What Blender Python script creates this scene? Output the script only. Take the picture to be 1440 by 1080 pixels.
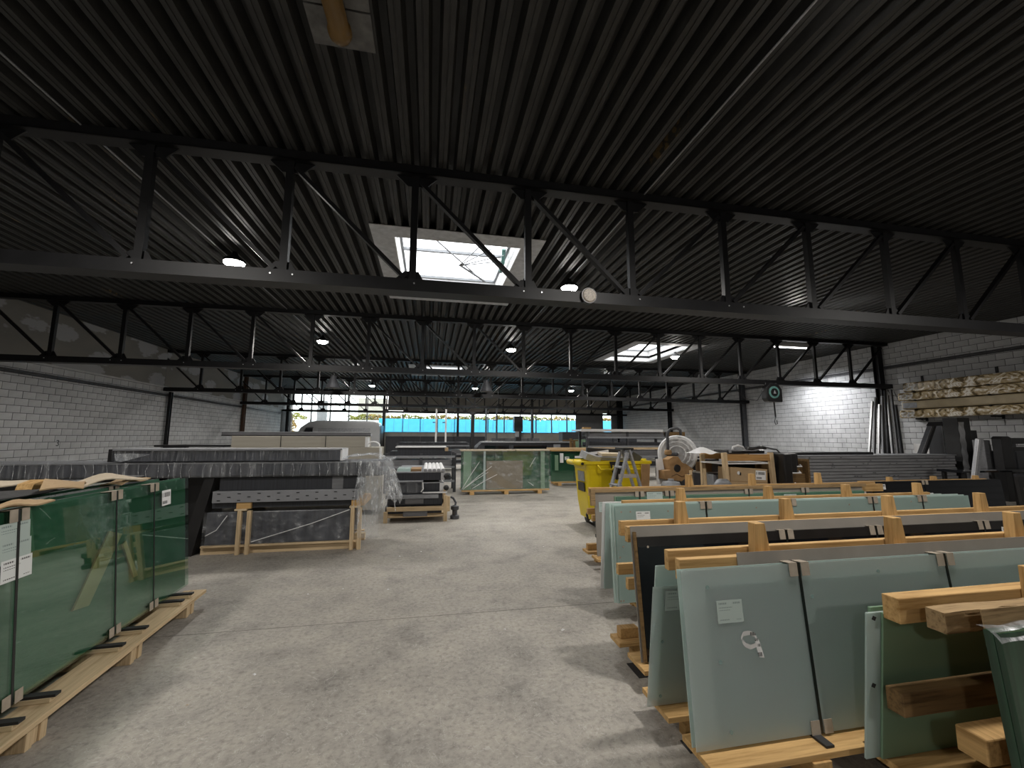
import bpy, bmesh, math, random
from mathutils import Vector, Matrix, Euler
for o in list(bpy.data.objects): bpy.data.objects.remove(o)
SC = bpy.context.scene; COL = SC.collection
PI = math.pi
rnd = random.Random(7)
# ------------------------------------------------------------------ camera
cd = bpy.data.cameras.new('camera'); cam = bpy.data.objects.new('camera', cd); COL.objects.link(cam)
cd.sensor_fit = 'HORIZONTAL'; cd.sensor_width = 36.0; cd.lens = 587.53/1440*36.0
cd.clip_start = 0.05; cd.clip_end = 400
RX = Vector((0.98134261, -0.19223592, 0.00346878)); DN = Vector((0.02752941, 0.12263326, -0.99207017)); FW = Vector((0.19028613, 0.97365622, 0.12563738))
cam.matrix_world = Matrix(((RX.x, -DN.x, -FW.x, 0), (RX.y, -DN.y, -FW.y, 0), (RX.z, -DN.z, -FW.z, 1.6), (0, 0, 0, 1)))
SC.camera = cam
# ------------------------------------------------------------------ world: bright overcast sky
w = bpy.data.worlds.new('overcast_sky'); SC.world = w; w.use_nodes = True
bgn = w.node_tree.nodes['Background']; bgn.inputs['Color'].default_value = (.97, .985, 1.0, 1); bgn.inputs['Strength'].default_value = 3.4
vs = SC.view_settings; vs.view_transform = 'Standard'; vs.look = 'None'; vs.gamma = 1; vs.use_curve_mapping = False; vs.exposure = 0.42
LAMP_W = 330.0
# ------------------------------------------------------------------ materials
def new_mat(name):
    m = bpy.data.materials.new(name); m.use_nodes = True
    nt = m.node_tree; return m, nt, nt.nodes, nt.links, nt.nodes['Principled BSDF']
def setp(b, **k):
    for n, v in k.items(): b.inputs[n.replace('_', ' ')].default_value = v
def rgba(c): return (c[0], c[1], c[2], 1)
def srgb(r, g, b):
    f = lambda v: (v/255/12.92 if v/255 <= .04045 else ((v/255+.055)/1.055)**2.4)
    return (f(r), f(g), f(b))
def coord(N, L, scale=(1, 1, 1), kind='Object', rot=(0, 0, 0)):
    t = N.new('ShaderNodeTexCoord'); mp = N.new('ShaderNodeMapping'); L.new(t.outputs[kind], mp.inputs[0])
    mp.inputs['Scale'].default_value = scale; mp.inputs['Rotation'].default_value = rot
    return mp.outputs[0]
def noise(N, L, vec, scale, detail=4, rough=.55):
    n = N.new('ShaderNodeTexNoise'); n.inputs['Scale'].default_value = scale; n.inputs['Detail'].default_value = detail; n.inputs['Roughness'].default_value = rough
    if vec is not None: L.new(vec, n.inputs['Vector'])
    return n.outputs['Fac']
def ramp(N, L, fac, stops):
    r = N.new('ShaderNodeValToRGB'); e = r.color_ramp.elements
    while len(e) < len(stops): e.new(0.5)
    for i, (p, c) in enumerate(stops): e[i].position = p; e[i].color = rgba(c)
    L.new(fac, r.inputs[0]); return r.outputs[0]
def bump(N, L, fac, bsdf, strength=.2, dist=.01):
    b = N.new('ShaderNodeBump'); b.inputs['Strength'].default_value = strength; b.inputs['Distance'].default_value = dist
    L.new(fac, b.inputs['Height']); L.new(b.outputs[0], bsdf.inputs['Normal'])
def plain(name, c, rough=.5, metal=0, var=.25, scale=6, spec=.5, bmp=0, stretch=(1, 1, 1), coat=0):
    m, nt, N, L, b = new_mat(name)
    f = noise(N, L, coord(N, L, stretch), scale, 5)
    col = ramp(N, L, f, [(.3, [x*(1-var) for x in c]), (.7, [min(1, x*(1+var)) for x in c])])
    L.new(col, b.inputs['Base Color']); setp(b, Roughness=rough, Metallic=metal)
    b.inputs['Specular IOR Level'].default_value = spec; b.inputs['Coat Weight'].default_value = coat
    if bmp: bump(N, L, f, b, bmp, .01)
    return m
def wood(name, c1, c2, stretch=(1.2, 22, 22), rough=.7):
    m, nt, N, L, b = new_mat(name)
    v = coord(N, L, stretch)
    f = noise(N, L, v, 2.2, 6, .62)
    big = noise(N, L, coord(N, L, (.9, .9, .9)), 1.7, 2)
    mx = N.new('ShaderNodeMath'); mx.operation = 'MULTIPLY_ADD'; mx.inputs[1].default_value = .35; L.new(big, mx.inputs[0]); L.new(f, mx.inputs[2])
    sb = N.new('ShaderNodeMath'); sb.operation = 'SUBTRACT'; sb.inputs[1].default_value = .17; L.new(mx.outputs[0], sb.inputs[0])
    L.new(ramp(N, L, sb.outputs[0], [(.28, c2), (.5, c1), (.75, [min(1, x*1.25) for x in c1])]), b.inputs['Base Color'])
    setp(b, Roughness=rough); b.inputs['Specular IOR Level'].default_value = .25
    bump(N, L, f, b, .25, .004); return m
def mixshader(name, parts):
    """parts: list of (node type, settings, weight); returns a plain weighted sum of shaders"""
    m = bpy.data.materials.new(name); m.use_nodes = True; nt = m.node_tree; N = nt.nodes; L = nt.links
    N.remove(N['Principled BSDF']); out = N['Material Output']
    return m, nt, N, L, out
def facing_fac(N, L, f0=.045, gain=1.0):
    lw = N.new('ShaderNodeLayerWeight'); pw = N.new('ShaderNodeMath'); pw.operation = 'POWER'; pw.inputs[1].default_value = 4.0; L.new(lw.outputs['Facing'], pw.inputs[0])
    ma = N.new('ShaderNodeMath'); ma.operation = 'MULTIPLY_ADD'; ma.inputs[1].default_value = (1-f0)*gain*.75; ma.inputs[2].default_value = f0*gain; ma.use_clamp = True; L.new(pw.outputs[0], ma.inputs[0])
    return ma.outputs[0]
def clear_glass(name, tint, refl=1.0, rough=.0):
    m, nt, N, L, out = mixshader(name, None)
    t = N.new('ShaderNodeBsdfTransparent'); t.inputs[0].default_value = rgba(tint)
    g = N.new('ShaderNodeBsdfGlossy'); g.inputs['Roughness'].default_value = rough; g.inputs[0].default_value = (.95, 1, .98, 1)
    mx = N.new('ShaderNodeMixShader'); L.new(facing_fac(N, L, .045, refl), mx.inputs[0]); L.new(t.outputs[0], mx.inputs[1]); L.new(g.outputs[0], mx.inputs[2])
    L.new(mx.outputs[0], out.inputs[0]); return m
def film_mat(name, opac=.22, streak=(30, 2, 2)):
    """stretch film: mostly clear, with milky creases"""
    m, nt, N, L, out = mixshader(name, None)
    t = N.new('ShaderNodeBsdfTransparent'); t.inputs[0].default_value = (.93, .94, .95, 1)
    p = N.new('ShaderNodeBsdfPrincipled'); p.inputs['Base Color'].default_value = (.82, .84, .86, 1); p.inputs['Roughness'].default_value = .22
    f = noise(N, L, coord(N, L, streak), 2.0, 5, .65)
    fac = ramp(N, L, f, [(.42, (opac*.35,)*3), (.58, (opac,)*3), (.68, (min(1, opac*3.2),)*3)])
    bp = N.new('ShaderNodeBump'); bp.inputs['Strength'].default_value = .6; bp.inputs['Distance'].default_value = .01; L.new(f, bp.inputs['Height']); L.new(bp.outputs[0], p.inputs['Normal'])
    mx = N.new('ShaderNodeMixShader'); L.new(fac, mx.inputs[0]); L.new(t.outputs[0], mx.inputs[1]); L.new(p.outputs[0], mx.inputs[2])
    L.new(mx.outputs[0], out.inputs[0]); return m
def frosted(name, c, trans=.45, rough=.32):
    """satin etched glass: diffuse + light let through + soft gloss"""
    m, nt, N, L, out = mixshader(name, None)
    d = N.new('ShaderNodeBsdfDiffuse'); tr = N.new('ShaderNodeBsdfTranslucent'); g = N.new('ShaderNodeBsdfGlossy')
    f = noise(N, L, coord(N, L), 1.3, 3); col = ramp(N, L, f, [(.3, [x*.93 for x in c]), (.7, [min(1, x*1.07) for x in c])])
    L.new(col, d.inputs[0]); L.new(col, tr.inputs[0]); g.inputs[0].default_value = (.9, .97, .95, 1); g.inputs['Roughness'].default_value = rough
    m1 = N.new('ShaderNodeMixShader'); m1.inputs[0].default_value = trans; L.new(d.outputs[0], m1.inputs[1]); L.new(tr.outputs[0], m1.inputs[2])
    m2 = N.new('ShaderNodeMixShader'); L.new(facing_fac(N, L, .05, 1.0), m2.inputs[0]); L.new(m1.outputs[0], m2.inputs[1]); L.new(g.outputs[0], m2.inputs[2])
    L.new(m2.outputs[0], out.inputs[0]); return m
def emit(name, c, s):
    m, nt, N, L, out = mixshader(name, None)
    e = N.new('ShaderNodeEmission'); e.inputs[0].default_value = rgba(c); e.inputs[1].default_value = s; L.new(e.outputs[0], out.inputs[0]); return m
def label_mat(name, paper=(.72, .74, .73), ink=(.05, .05, .05), bars=((.82, .9, .08, .4), (.82, .9, .62, .93), (.66, .7, .08, .6), (.55, .58, .08, .5), (.12, .17, .08, .45), (.12, .15, .7, .93))):
    """white paper slip with printed lines (Generated X across, Z up)"""
    m, nt, N, L, b = new_mat(name)
    t = N.new('ShaderNodeTexCoord'); s = N.new('ShaderNodeSeparateXYZ'); L.new(t.outputs['Generated'], s.inputs[0])
    def M(op, a, bb):
        n = N.new('ShaderNodeMath'); n.operation = op
        for i, q in enumerate((a, bb)):
            if isinstance(q, (int, float)): n.inputs[i].default_value = q
            else: L.new(q, n.inputs[i])
        return n.outputs[0]
    tot = None
    wv = M('SINE', M('MULTIPLY', s.outputs['X'], 95.0), 0.0); gap = M('GREATER_THAN', wv, -.55)
    for z0, z1, x0, x1 in bars:
        k = M('MULTIPLY', M('MULTIPLY', M('GREATER_THAN', s.outputs['Z'], z0), M('LESS_THAN', s.outputs['Z'], z1)), M('MULTIPLY', M('GREATER_THAN', s.outputs['X'], x0), M('LESS_THAN', s.outputs['X'], x1)))
        tot = k if tot is None else M('MAXIMUM', tot, k)
    tot = M('MULTIPLY', tot, gap)
    mx = N.new('ShaderNodeMix'); mx.data_type = 'RGBA'; L.new(tot, mx.inputs['Factor']); mx.inputs['A'].default_value = rgba(paper); mx.inputs['B'].default_value = rgba(ink)
    L.new(mx.outputs['Result'], b.inputs['Base Color']); setp(b, Roughness=.6); return m
M = {}
# floor: worn beige-grey concrete with scuffs, swirls and darker stains
m, nt, N, L, b = new_mat('worn_concrete_floor')
v = coord(N, L)
big = noise(N, L, v, .35, 4, .6); mid = noise(N, L, v, 2.3, 6, .65); fine = noise(N, L, v, 26, 6, .7)
dist = N.new('ShaderNodeTexNoise'); dist.inputs['Scale'].default_value = 5.5; dist.inputs['Detail'].default_value = 3; dist.inputs['Distortion'].default_value = 3.4; L.new(v, dist.inputs['Vector'])
base = ramp(N, L, big, [(.3, (.265, .246, .217)), (.5, (.335, .312, .275)), (.72, (.405, .379, .336))])
sc = ramp(N, L, dist.outputs['Fac'], [(.488, (0, 0, 0)), (.5, (1, 1, 1)), (.512, (0, 0, 0))])
mm = N.new('ShaderNodeMix'); mm.data_type = 'RGBA'; mm.blend_type = 'MULTIPLY'; mm.inputs['Factor'].default_value = .8; L.new(base, mm.inputs['A'])
L.new(ramp(N, L, mid, [(.3, (.55, .55, .56)), (.47, (.92, .92, .92)), (.7, (1.16, 1.15, 1.12))]), mm.inputs['B'])
m2 = N.new('ShaderNodeMix'); m2.data_type = 'RGBA'; m2.blend_type = 'MULTIPLY'; m2.inputs['Factor'].default_value = .6; L.new(mm.outputs['Result'], m2.inputs['A'])
L.new(ramp(N, L, fine, [(.33, (.45, .45, .45)), (.5, (1, 1, 1)), (.7, (1.25, 1.25, 1.25))]), m2.inputs['B'])
m3 = N.new('ShaderNodeMix'); m3.data_type = 'RGBA'; L.new(m2.outputs['Result'], m3.inputs['A']); m3.inputs['B'].default_value = (.55, .53, .49, 1)
sf = N.new('ShaderNodeMath'); sf.operation = 'MULTIPLY'; sf.inputs[1].default_value = .5; L.new(sc, sf.inputs[0]); L.new(sf.outputs[0], m3.inputs['Factor'])
L.new(m3.outputs['Result'], b.inputs['Base Color']); setp(b, Roughness=.62); b.inputs['Specular IOR Level'].default_value = .35
bump(N, L, fine, b, .12, .004); M['floor'] = m
# black painted deck with dust and rust specks
m, nt, N, L, b = new_mat('black_painted_deck')
v = coord(N, L, (1, .35, 1)); f = noise(N, L, v, 9, 6, .65); g = noise(N, L, coord(N, L, (1, .5, 1)), 1.1, 3)
c1 = ramp(N, L, f, [(.3, (.022, .022, .022)), (.62, (.040, .040, .039)), (.8, (.07, .07, .068))])
rs1 = noise(N, L, coord(N, L, (4, .25, 1)), 1.4, 2); rs2 = noise(N, L, coord(N, L, (30, 6, 1)), 2.0, 4)
rm = N.new('ShaderNodeMath'); rm.operation = 'MULTIPLY'; L.new(ramp(N, L, rs1, [(.69, (0, 0, 0)), (.73, (1, 1, 1))]), rm.inputs[0]); L.new(ramp(N, L, rs2, [(.52, (0, 0, 0)), (.58, (1, 1, 1))]), rm.inputs[1])
rx_ = N.new('ShaderNodeMix'); rx_.data_type = 'RGBA'; L.new(rm.outputs[0], rx_.inputs['Factor']); L.new(c1, rx_.inputs['A']); rx_.inputs['B'].default_value = (.16, .11, .05, 1)
L.new(rx_.outputs['Result'], b.inputs['Base Color']); setp(b, Roughness=.5); b.inputs['Specular IOR Level'].default_value = .3; M['deck'] = m
M['steel'] = plain('black_painted_steel', (.008, .008, .009), .45, 0, .3, 5, .3)
M['steel_grey'] = plain('dark_grey_painted_steel', (.05, .052, .058), .45, 0, .3, 5)
M['rust'] = plain('brown_primer_steel', (.05, .022, .008), .6, 0, .3, 5)
M['galv'] = plain('galvanised_sheet', (.26, .27, .285), .55, .3, .2, 9)
M['rim'] = plain('light_galvanised_rim', (.46, .47, .49), .5, .1, .2, 7)
M['alu'] = plain('bare_aluminium', (.62, .63, .65), .35, .75, .12, 12, stretch=(1, 6, 6))
M['alu_dull'] = plain('dull_aluminium_profile', (.30, .31, .33), .5, .35, .2, 10, stretch=(1, 6, 6))
M['brick'] = plain('white_painted_block', (.40, .405, .41), .75, 0, .14, 2.2, .3, .1)
M['mortar'] = plain('dirty_mortar', (.05, .05, .051), .9, 0, .2, 8)
m, nt, N, L, b = new_mat('patched_concrete_panel')
v = coord(N, L, (1, .55, 1.2)); vo = N.new('ShaderNodeTexVoronoi'); vo.inputs['Scale'].default_value = 1.15; L.new(v, vo.inputs['Vector'])
f = noise(N, L, v, 7, 5)
ad = N.new('ShaderNodeMath'); ad.operation = 'MULTIPLY_ADD'; ad.inputs[1].default_value = .35; L.new(f, ad.inputs[0]); L.new(vo.outputs['Distance'], ad.inputs[2])
L.new(ramp(N, L, ad.outputs[0], [(.56, (.30, .305, .315)), (.62, (.165, .16, .148)), (.95, (.19, .182, .165))]), b.inputs['Base Color']); setp(b, Roughness=.85); M['conc'] = m
M['panel_grey'] = plain('grey_wall_panel', (.20, .20, .21), .7, 0, .1, 2)
M['panel_beige'] = plain('beige_wall_panel', (.36, .34, .30), .7, 0, .1, 2)
M['wood'] = wood('raw_spruce', (.50, .315, .130), (.30, .165, .052))
M['wood_z'] = wood('raw_spruce_upright', (.50, .315, .130), (.30, .165, .052), (22, 22, 1.2))
M['wood_y'] = wood('raw_spruce_bearer', (.46, .285, .115), (.26, .145, .048), (22, 1.2, 22))
M['wood_pale'] = wood('pale_pallet_board', (.62, .50, .33), (.46, .35, .205), (22, 1.2, 22))
M['wood_pale_x'] = wood('pale_crate_timber', (.58, .44, .27), (.40, .28, .15))
M['wood_pale_z'] = wood('pale_crate_post', (.58, .44, .27), (.40, .28, .15), (22, 22, 1.2))
M['wood_old'] = wood('weathered_rough_sawn', (.30, .205, .105), (.14, .085, .04), (2.2, 30, 30), .85)
M['wood_dark'] = wood('dark_stained_beam', (.17, .105, .045), (.07, .04, .015))
M['card'] = plain('corrugated_cardboard', (.40, .285, .165), .85, 0, .1, 4, .2)
M['card_pale'] = plain('pale_cardboard', (.50, .425, .32), .85, 0, .1, 3, .2)
M['card_grey'] = plain('grey_board', (.27, .25, .22), .8, 0, .12, 3, .2)
M['beige'] = plain('beige_laminate_pack', (.37, .345, .29), .6, 0, .08, 1.2, .3, 0, (1, 1, 20))
M['black'] = plain('black_plastic', (.012, .012, .013), .35, 0, .3, 6)
M['black_glass'] = plain('black_enamelled_glass', (.006, .007, .009), .06, 0, .1, 3, .5)
M['dark'] = plain('anthracite_profile', (.030, .032, .038), .45, 0, .35, 3, .4, 0, (14, 1, .5))
M['dark_foil'] = plain('dark_film_wrapped_profile', (.050, .052, .062), .25, 0, .45, 2.2, .5, .25, (5, 1, .5))
M['grey_mid'] = plain('mid_grey_profile', (.15, .152, .16), .5, .1, .2, 4, stretch=(1, 6, 6))
M['grey_plank'] = plain('grey_coated_plank', (.27, .275, .29), .5, 0, .22, 2.2, .4, 0, (.5, 3, 6))
M['perf'] = plain('grey_perforated_board', (.24, .245, .26), .5, .1, .08, 3)
M['white'] = plain('white_coated', (.72, .72, .72), .5, 0, .06, 3)
M['white_roll'] = plain('white_foam_roll', (.66, .67, .68), .55, 0, .05, 3)
M['paper'] = label_mat('printed_delivery_note')
M['paper_green'] = label_mat('delivery_note_under_film', (.42, .50, .47), (.20, .25, .24))
M['paper_small'] = label_mat('small_printed_sticker', (.75, .75, .75), (.02, .02, .02), ((.55, .85, .25, .9), (.55, .85, .06, .15), (.1, .3, .06, .6)))
M['yellow'] = plain('yellow_hdpe', (.62, .47, .006), .38, 0, .06, 3, .5)
M['rubber'] = plain('black_rubber', (.018, .018, .018), .7, 0, .2, 8)
M['strap'] = plain('black_strapping', (.006, .008, .008), .35, 0, .2, 8)
M['protector'] = plain('cardboard_edge_protector', (.36, .31, .25), .8, 0, .15, 14, .2)
M['frost'] = frosted('frosted_glass', (.44, .57, .54), .5)
M['frost_pale'] = frosted('pale_frosted_glass', (.62, .73, .70), .5)
M['frost_green'] = frosted('green_frosted_glass', (.24, .38, .25), .3)
def frost_see(name, c, see=.58, rough=.36):
    m, nt, N, L, out = mixshader(name, None)
    d = N.new('ShaderNodeBsdfDiffuse'); tr = N.new('ShaderNodeBsdfTranslucent'); g = N.new('ShaderNodeBsdfGlossy'); rf = N.new('ShaderNodeBsdfRefraction')
    for n_ in (d, tr): n_.inputs[0].default_value = rgba(c)
    rf.inputs[0].default_value = rgba([min(1, x+.35) for x in c]); rf.inputs['Roughness'].default_value = rough; rf.inputs['IOR'].default_value = 1.12
    g.inputs[0].default_value = (.9, .97, .95, 1); g.inputs['Roughness'].default_value = .3
    m1 = N.new('ShaderNodeMixShader'); m1.inputs[0].default_value = .4; L.new(d.outputs[0], m1.inputs[1]); L.new(tr.outputs[0], m1.inputs[2])
    m0 = N.new('ShaderNodeMixShader'); m0.inputs[0].default_value = see; L.new(m1.outputs[0], m0.inputs[1]); L.new(rf.outputs[0], m0.inputs[2])
    m2 = N.new('ShaderNodeMixShader'); L.new(facing_fac(N, L, .05, 1.0), m2.inputs[0]); L.new(m0.outputs[0], m2.inputs[1]); L.new(g.outputs[0], m2.inputs[2])
    L.new(m2.outputs[0], out.inputs[0]); return m
M['frost_see'] = frost_see('satin_glass_see_through', (.66, .745, .735))
M['frost_dark'] = frosted('deep_satin_glass', (.13, .30, .27), .2)
M['edge'] = plain('pale_glass_edge', (.50, .60, .58), .25, 0, .06, 5)
M['glass_green'] = plain('stacked_green_glass', (.052, .128, .082), .035, 0, .15, .9, .6)
M['glass_mid'] = plain('stacked_grey_green_glass', (.075, .165, .115), .07, 0, .2, .9, .6)
M['glass_deep'] = plain('deep_green_glass', (.022, .060, .034), .12, 0, .5, 2.0, .5, 0, (9, 9, .5))
M['mark'] = plain('faint_suction_mark', (.22, .31, .29), .5)
M['clear_green'] = clear_glass('clear_green_sheet', (.78, .90, .84), 1.4)
M['pane'] = clear_glass('window_pane', (.93, .97, .96), .8)
M['film'] = film_mat('stretch_film', .10)
M['film_v'] = film_mat('stretch_film_creased', .13, (8, 8, .7))
M['film_x'] = film_mat('stretch_film_wrap', .10, (3.5, 2, 5))
M['crease'] = film_mat('film_crease', .38, (6, 6, 9))
M['film_milky'] = film_mat('gathered_film', .30, (6, 6, 1.8))
m, nt, N, L, b = new_mat('gold_brown_film_board')
v = coord(N, L, (4, 2.6, 4)); ds = N.new('ShaderNodeTexNoise'); ds.inputs['Scale'].default_value = 1.1; ds.inputs['Detail'].default_value = 5; ds.inputs['Distortion'].default_value = 2.2; L.new(v, ds.inputs['Vector'])
L.new(ramp(N, L, ds.outputs['Fac'], [(.38, (.10, .07, .03)), (.46, (.36, .27, .14)), (.55, (.48, .39, .25)), (.62, (.9, .87, .8)), (.68, (.40, .31, .18))]), b.inputs['Base Color']); setp(b, Roughness=.2); bump(N, L, ds.outputs['Fac'], b, .5, .02); M['gold'] = m
M['brown_wrap'] = plain('brown_packing_board', (.33, .27, .17), .5, 0, .15, 4)
M['brown_dark'] = plain('dull_brown_board', (.19, .16, .115), .7, 0, .1, 3)
M['box_brown'] = plain('brown_corrugated_box', (.27, .165, .075), .85, 0, .12, 5)
M['orange_wood'] = wood('orange_tinted_timber', (.42, .235, .085), (.30, .15, .05))
M['blue'] = plain('sky_blue_hoarding', (.055, .42, .74), .55, 0, .08, 2)
M['leaf'] = plain('yellow_green_leaves', (.20, .20, .035), .6, 0, .4, 1.5)
M['leaf_dry'] = plain('autumn_leaves', (.30, .19, .05), .6, 0, .4, 1.5)
M['bark'] = plain('brown_bark', (.10, .07, .045), .9)
M['gravel'] = plain('outdoor_paving', (.34, .33, .31), .9, 0, .15, 2)
M['van'] = plain('silver_van_paint', (.33, .34, .35), .3, .2, .05, 2, .5, 0, (1, 1, 1), .5)
M['lamp_glow'] = emit('led_lens', (1.0, .96, .9), 60)
M['dome'] = clear_glass('skylight_dome', (.97, .98, .98), .6)
M['copper'] = plain('brown_clay_pipe', (.15, .085, .022), .4, 0, .2, 4)
M['conc_dust'] = plain('rough_cement_board', (.13, .13, .13), .9, 0, .35, 7)
M['orange_card'] = plain('worn_kraft_box', (.30, .175, .075), .8, 0, .2, 6)
M['blue_print'] = plain('blue_print', (.03, .28, .55), .5)
M['teal'] = plain('green_housing_ring', (.10, .22, .20), .4)
# ------------------------------------------------------------------ mesh building
class MB:
    def __init__(s): s.v = []; s.f = []
    def add(s, vs, fs):
        n = len(s.v); s.v += [tuple(q) for q in vs]; s.f += [tuple(i+n for i in f) for f in fs]; return s
    def box(s, x0, x1, y0, y1, z0, z1, rot=None, ctr=None):
        vs = [Vector((x, y, z)) for z in (z0, z1) for y in (y0, y1) for x in (x0, x1)]
        if rot is not None:
            c = Vector(ctr) if ctr else Vector(((x0+x1)/2, (y0+y1)/2, (z0+z1)/2)); R = Euler(rot).to_matrix()
            vs = [R @ (q-c)+c for q in vs]
        return s.add(vs, [(0, 2, 3, 1), (4, 5, 7, 6), (0, 1, 5, 4), (2, 6, 7, 3), (0, 4, 6, 2), (1, 3, 7, 5)])
    def bar(s, p, q, w, h, up=(0, 0, 1), w2=None, h2=None):
        p, q = Vector(p), Vector(q); d = (q-p).normalized(); u = Vector(up)
        if abs(d.dot(u)) > .99: u = Vector((0, 1, 0))
        r = d.cross(u).normalized(); u = r.cross(d)
        w2 = w if w2 is None else w2; h2 = h if h2 is None else h2
        vs = [p-r*w/2-u*h/2, p+r*w/2-u*h/2, p+r*w/2+u*h/2, p-r*w/2+u*h/2, q-r*w2/2-u*h2/2, q+r*w2/2-u*h2/2, q+r*w2/2+u*h2/2, q-r*w2/2+u*h2/2]
        return s.add(vs, [(0, 1, 2, 3), (7, 6, 5, 4), (0, 4, 5, 1), (1, 5, 6, 2), (2, 6, 7, 3), (3, 7, 4, 0)])
    def prism(s, poly, a, b, axis='y'):
        def P(q, t):
            return (q[0], t, q[1]) if axis == 'y' else (t, q[0], q[1]) if axis == 'x' else (q[0], q[1], t)
        n = len(poly); vs = [P(q, a) for q in poly]+[P(q, b) for q in poly]
        fs = [tuple(range(n)), tuple(range(2*n-1, n-1, -1))]+[(i, i+n, (i+1) % n+n, (i+1) % n) for i in range(n)]
        return s.add(vs, fs)
    def tube(s, pts, r, n=8, cap=True):
        pts = [Vector(p) for p in pts]; rr = r if isinstance(r, (list, tuple)) else [r]*len(pts)
        prev = None; vs = []; fs = []
        for i, p in enumerate(pts):
            d = (pts[min(i+1, len(pts)-1)]-pts[max(i-1, 0)]).normalized()
            if prev is None:
                a = Vector((0, 0, 1)) if abs(d.z) < .9 else Vector((1, 0, 0)); x = d.cross(a).normalized()
            else:
                x = (prev-d*prev.dot(d)).normalized()
            prev = x; y = d.cross(x)
            vs += [p+(x*math.cos(2*PI*k/n)+y*math.sin(2*PI*k/n))*rr[i] for k in range(n)]
        for i in range(len(pts)-1):
            fs += [(i*n+k, i*n+(k+1) % n, (i+1)*n+(k+1) % n, (i+1)*n+k) for k in range(n)]
        if cap: fs += [tuple(range(n-1, -1, -1)), tuple(range((len(pts)-1)*n, len(pts)*n))]
        return s.add(vs, fs)
    def cyl(s, p, q, r, n=16, r2=None): return s.tube([p, q], [r, r if r2 is None else r2], n)
    def lathe(s, prof, n=20, o=(0, 0, 0), axis='z'):
        vs = []
        for r, z in prof:
            for k in range(n):
                a = 2*PI*k/n; q = (r*math.cos(a), r*math.sin(a), z)
                q = q if axis == 'z' else (q[0], q[2], q[1]) if axis == 'y' else (q[2], q[0], q[1])
                vs.append((q[0]+o[0], q[1]+o[1], q[2]+o[2]))
        fs = [(i*n+k, i*n+(k+1) % n, (i+1)*n+(k+1) % n, (i+1)*n+k) for i in range(len(prof)-1) for k in range(n)]
        fs += [tuple(range(n-1, -1, -1)), tuple(range((len(prof)-1)*n, len(prof)*n))]
        return s.add(vs, fs)
    def grid(s, fn, nu, nv):
        vs = [fn(i/nu, j/nv) for j in range(nv+1) for i in range(nu+1)]
        return s.add(vs, [(j*(nu+1)+i, j*(nu+1)+i+1, (j+1)*(nu+1)+i+1, (j+1)*(nu+1)+i) for j in range(nv) for i in range(nu)])
    def mesh(s, name):
        me = bpy.data.meshes.new(name); me.from_pydata(s.v, [], s.f); me.update(); return me
    def build(s, name, mat, parent=None, smooth=False, bevel=0, label=None, recalc=True):
        me = s.mesh(name)
        if recalc:
            bm = bmesh.new(); bm.from_mesh(me); bmesh.ops.recalc_face_normals(bm, faces=bm.faces); bm.to_mesh(me); bm.free()
        me.materials.append(M[mat] if isinstance(mat, str) else mat)
        if smooth:
            for p in me.polygons: p.use_smooth = True
        return link(name, me, parent, bevel, label)
def link(name, me, parent=None, bevel=0, label=None):
    o = bpy.data.objects.new(name, me); COL.objects.link(o)
    if parent is not None: o.parent = parent
    if bevel:
        md = o.modifiers.new('bevel', 'BEVEL'); md.width = bevel; md.segments = 2; md.limit_method = 'ANGLE'; md.angle_limit = .6
    if label: o['label'] = label
    return o
def tag(o, label=None, cat=None, group=None, kind=None):
    if label: o['label'] = label
    if cat: o['category'] = cat
    if group: o['group'] = group
    if kind: o['kind'] = kind
    return o
def thing(name, label, cat, loc=(0, 0, 0), rz=0, group=None, rx=0):
    o = bpy.data.objects.new(name, None); COL.objects.link(o); o.empty_display_size = .1
    o.location = loc; o.rotation_euler = (rx, 0, rz); return tag(o, label, cat, group)
def structure(name, loc=(0, 0, 0)):
    o = bpy.data.objects.new(name, None); COL.objects.link(o); o.location = loc; o['kind'] = 'structure'; return o
def B(*a, **k): return MB().box(*a, **k)
def bx(name, mat, parent, x0, x1, y0, y1, z0, z1, bevel=0, label=None, rot=None):
    """a part that is a box, its mesh centred on its own origin"""
    c = ((x0+x1)/2, (y0+y1)/2, (z0+z1)/2); hx, hy, hz = (x1-x0)/2, (y1-y0)/2, (z1-z0)/2
    o = MB().box(-hx, hx, -hy, hy, -hz, hz).build(name, mat, parent, False, bevel, label); o.location = c
    if rot: o.rotation_euler = rot
    return o
def sub(o, part):
    """make o (placed in its thing's space) a sub-part of part"""
    o.parent = part; o.matrix_parent_inverse = part.matrix_basis.inverted(); return o
def copy_tree(o, parent=None):
    c = o.copy(); COL.objects.link(c)
    if parent is not None: c.parent = parent
    for ch in list(o.children): copy_tree(ch, c)
    return c
# ------------------------------------------------------------------ the shell
XL, XR, YB, YF, ZC = -11.0, 17.1, -7.0, 36.5, 5.22
o = MB().grid(lambda u, v: (XL+(XR-XL)*u, YB+(YF-YB)*v, 0), 14, 22).build('floor', 'floor'); tag(o, kind='structure')
fl = o
# saw-cut joints and a dark seam that run across the slab
cut = MB()
for y in (4.05, 10.1, 16.2, 22.3): cut.box(XL, XR, y-.0025, y+.0025, .0003, .0012)
cut.build('floor_joint', plain('joint_dirt', (.17, .16, .14), .9), fl)
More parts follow.
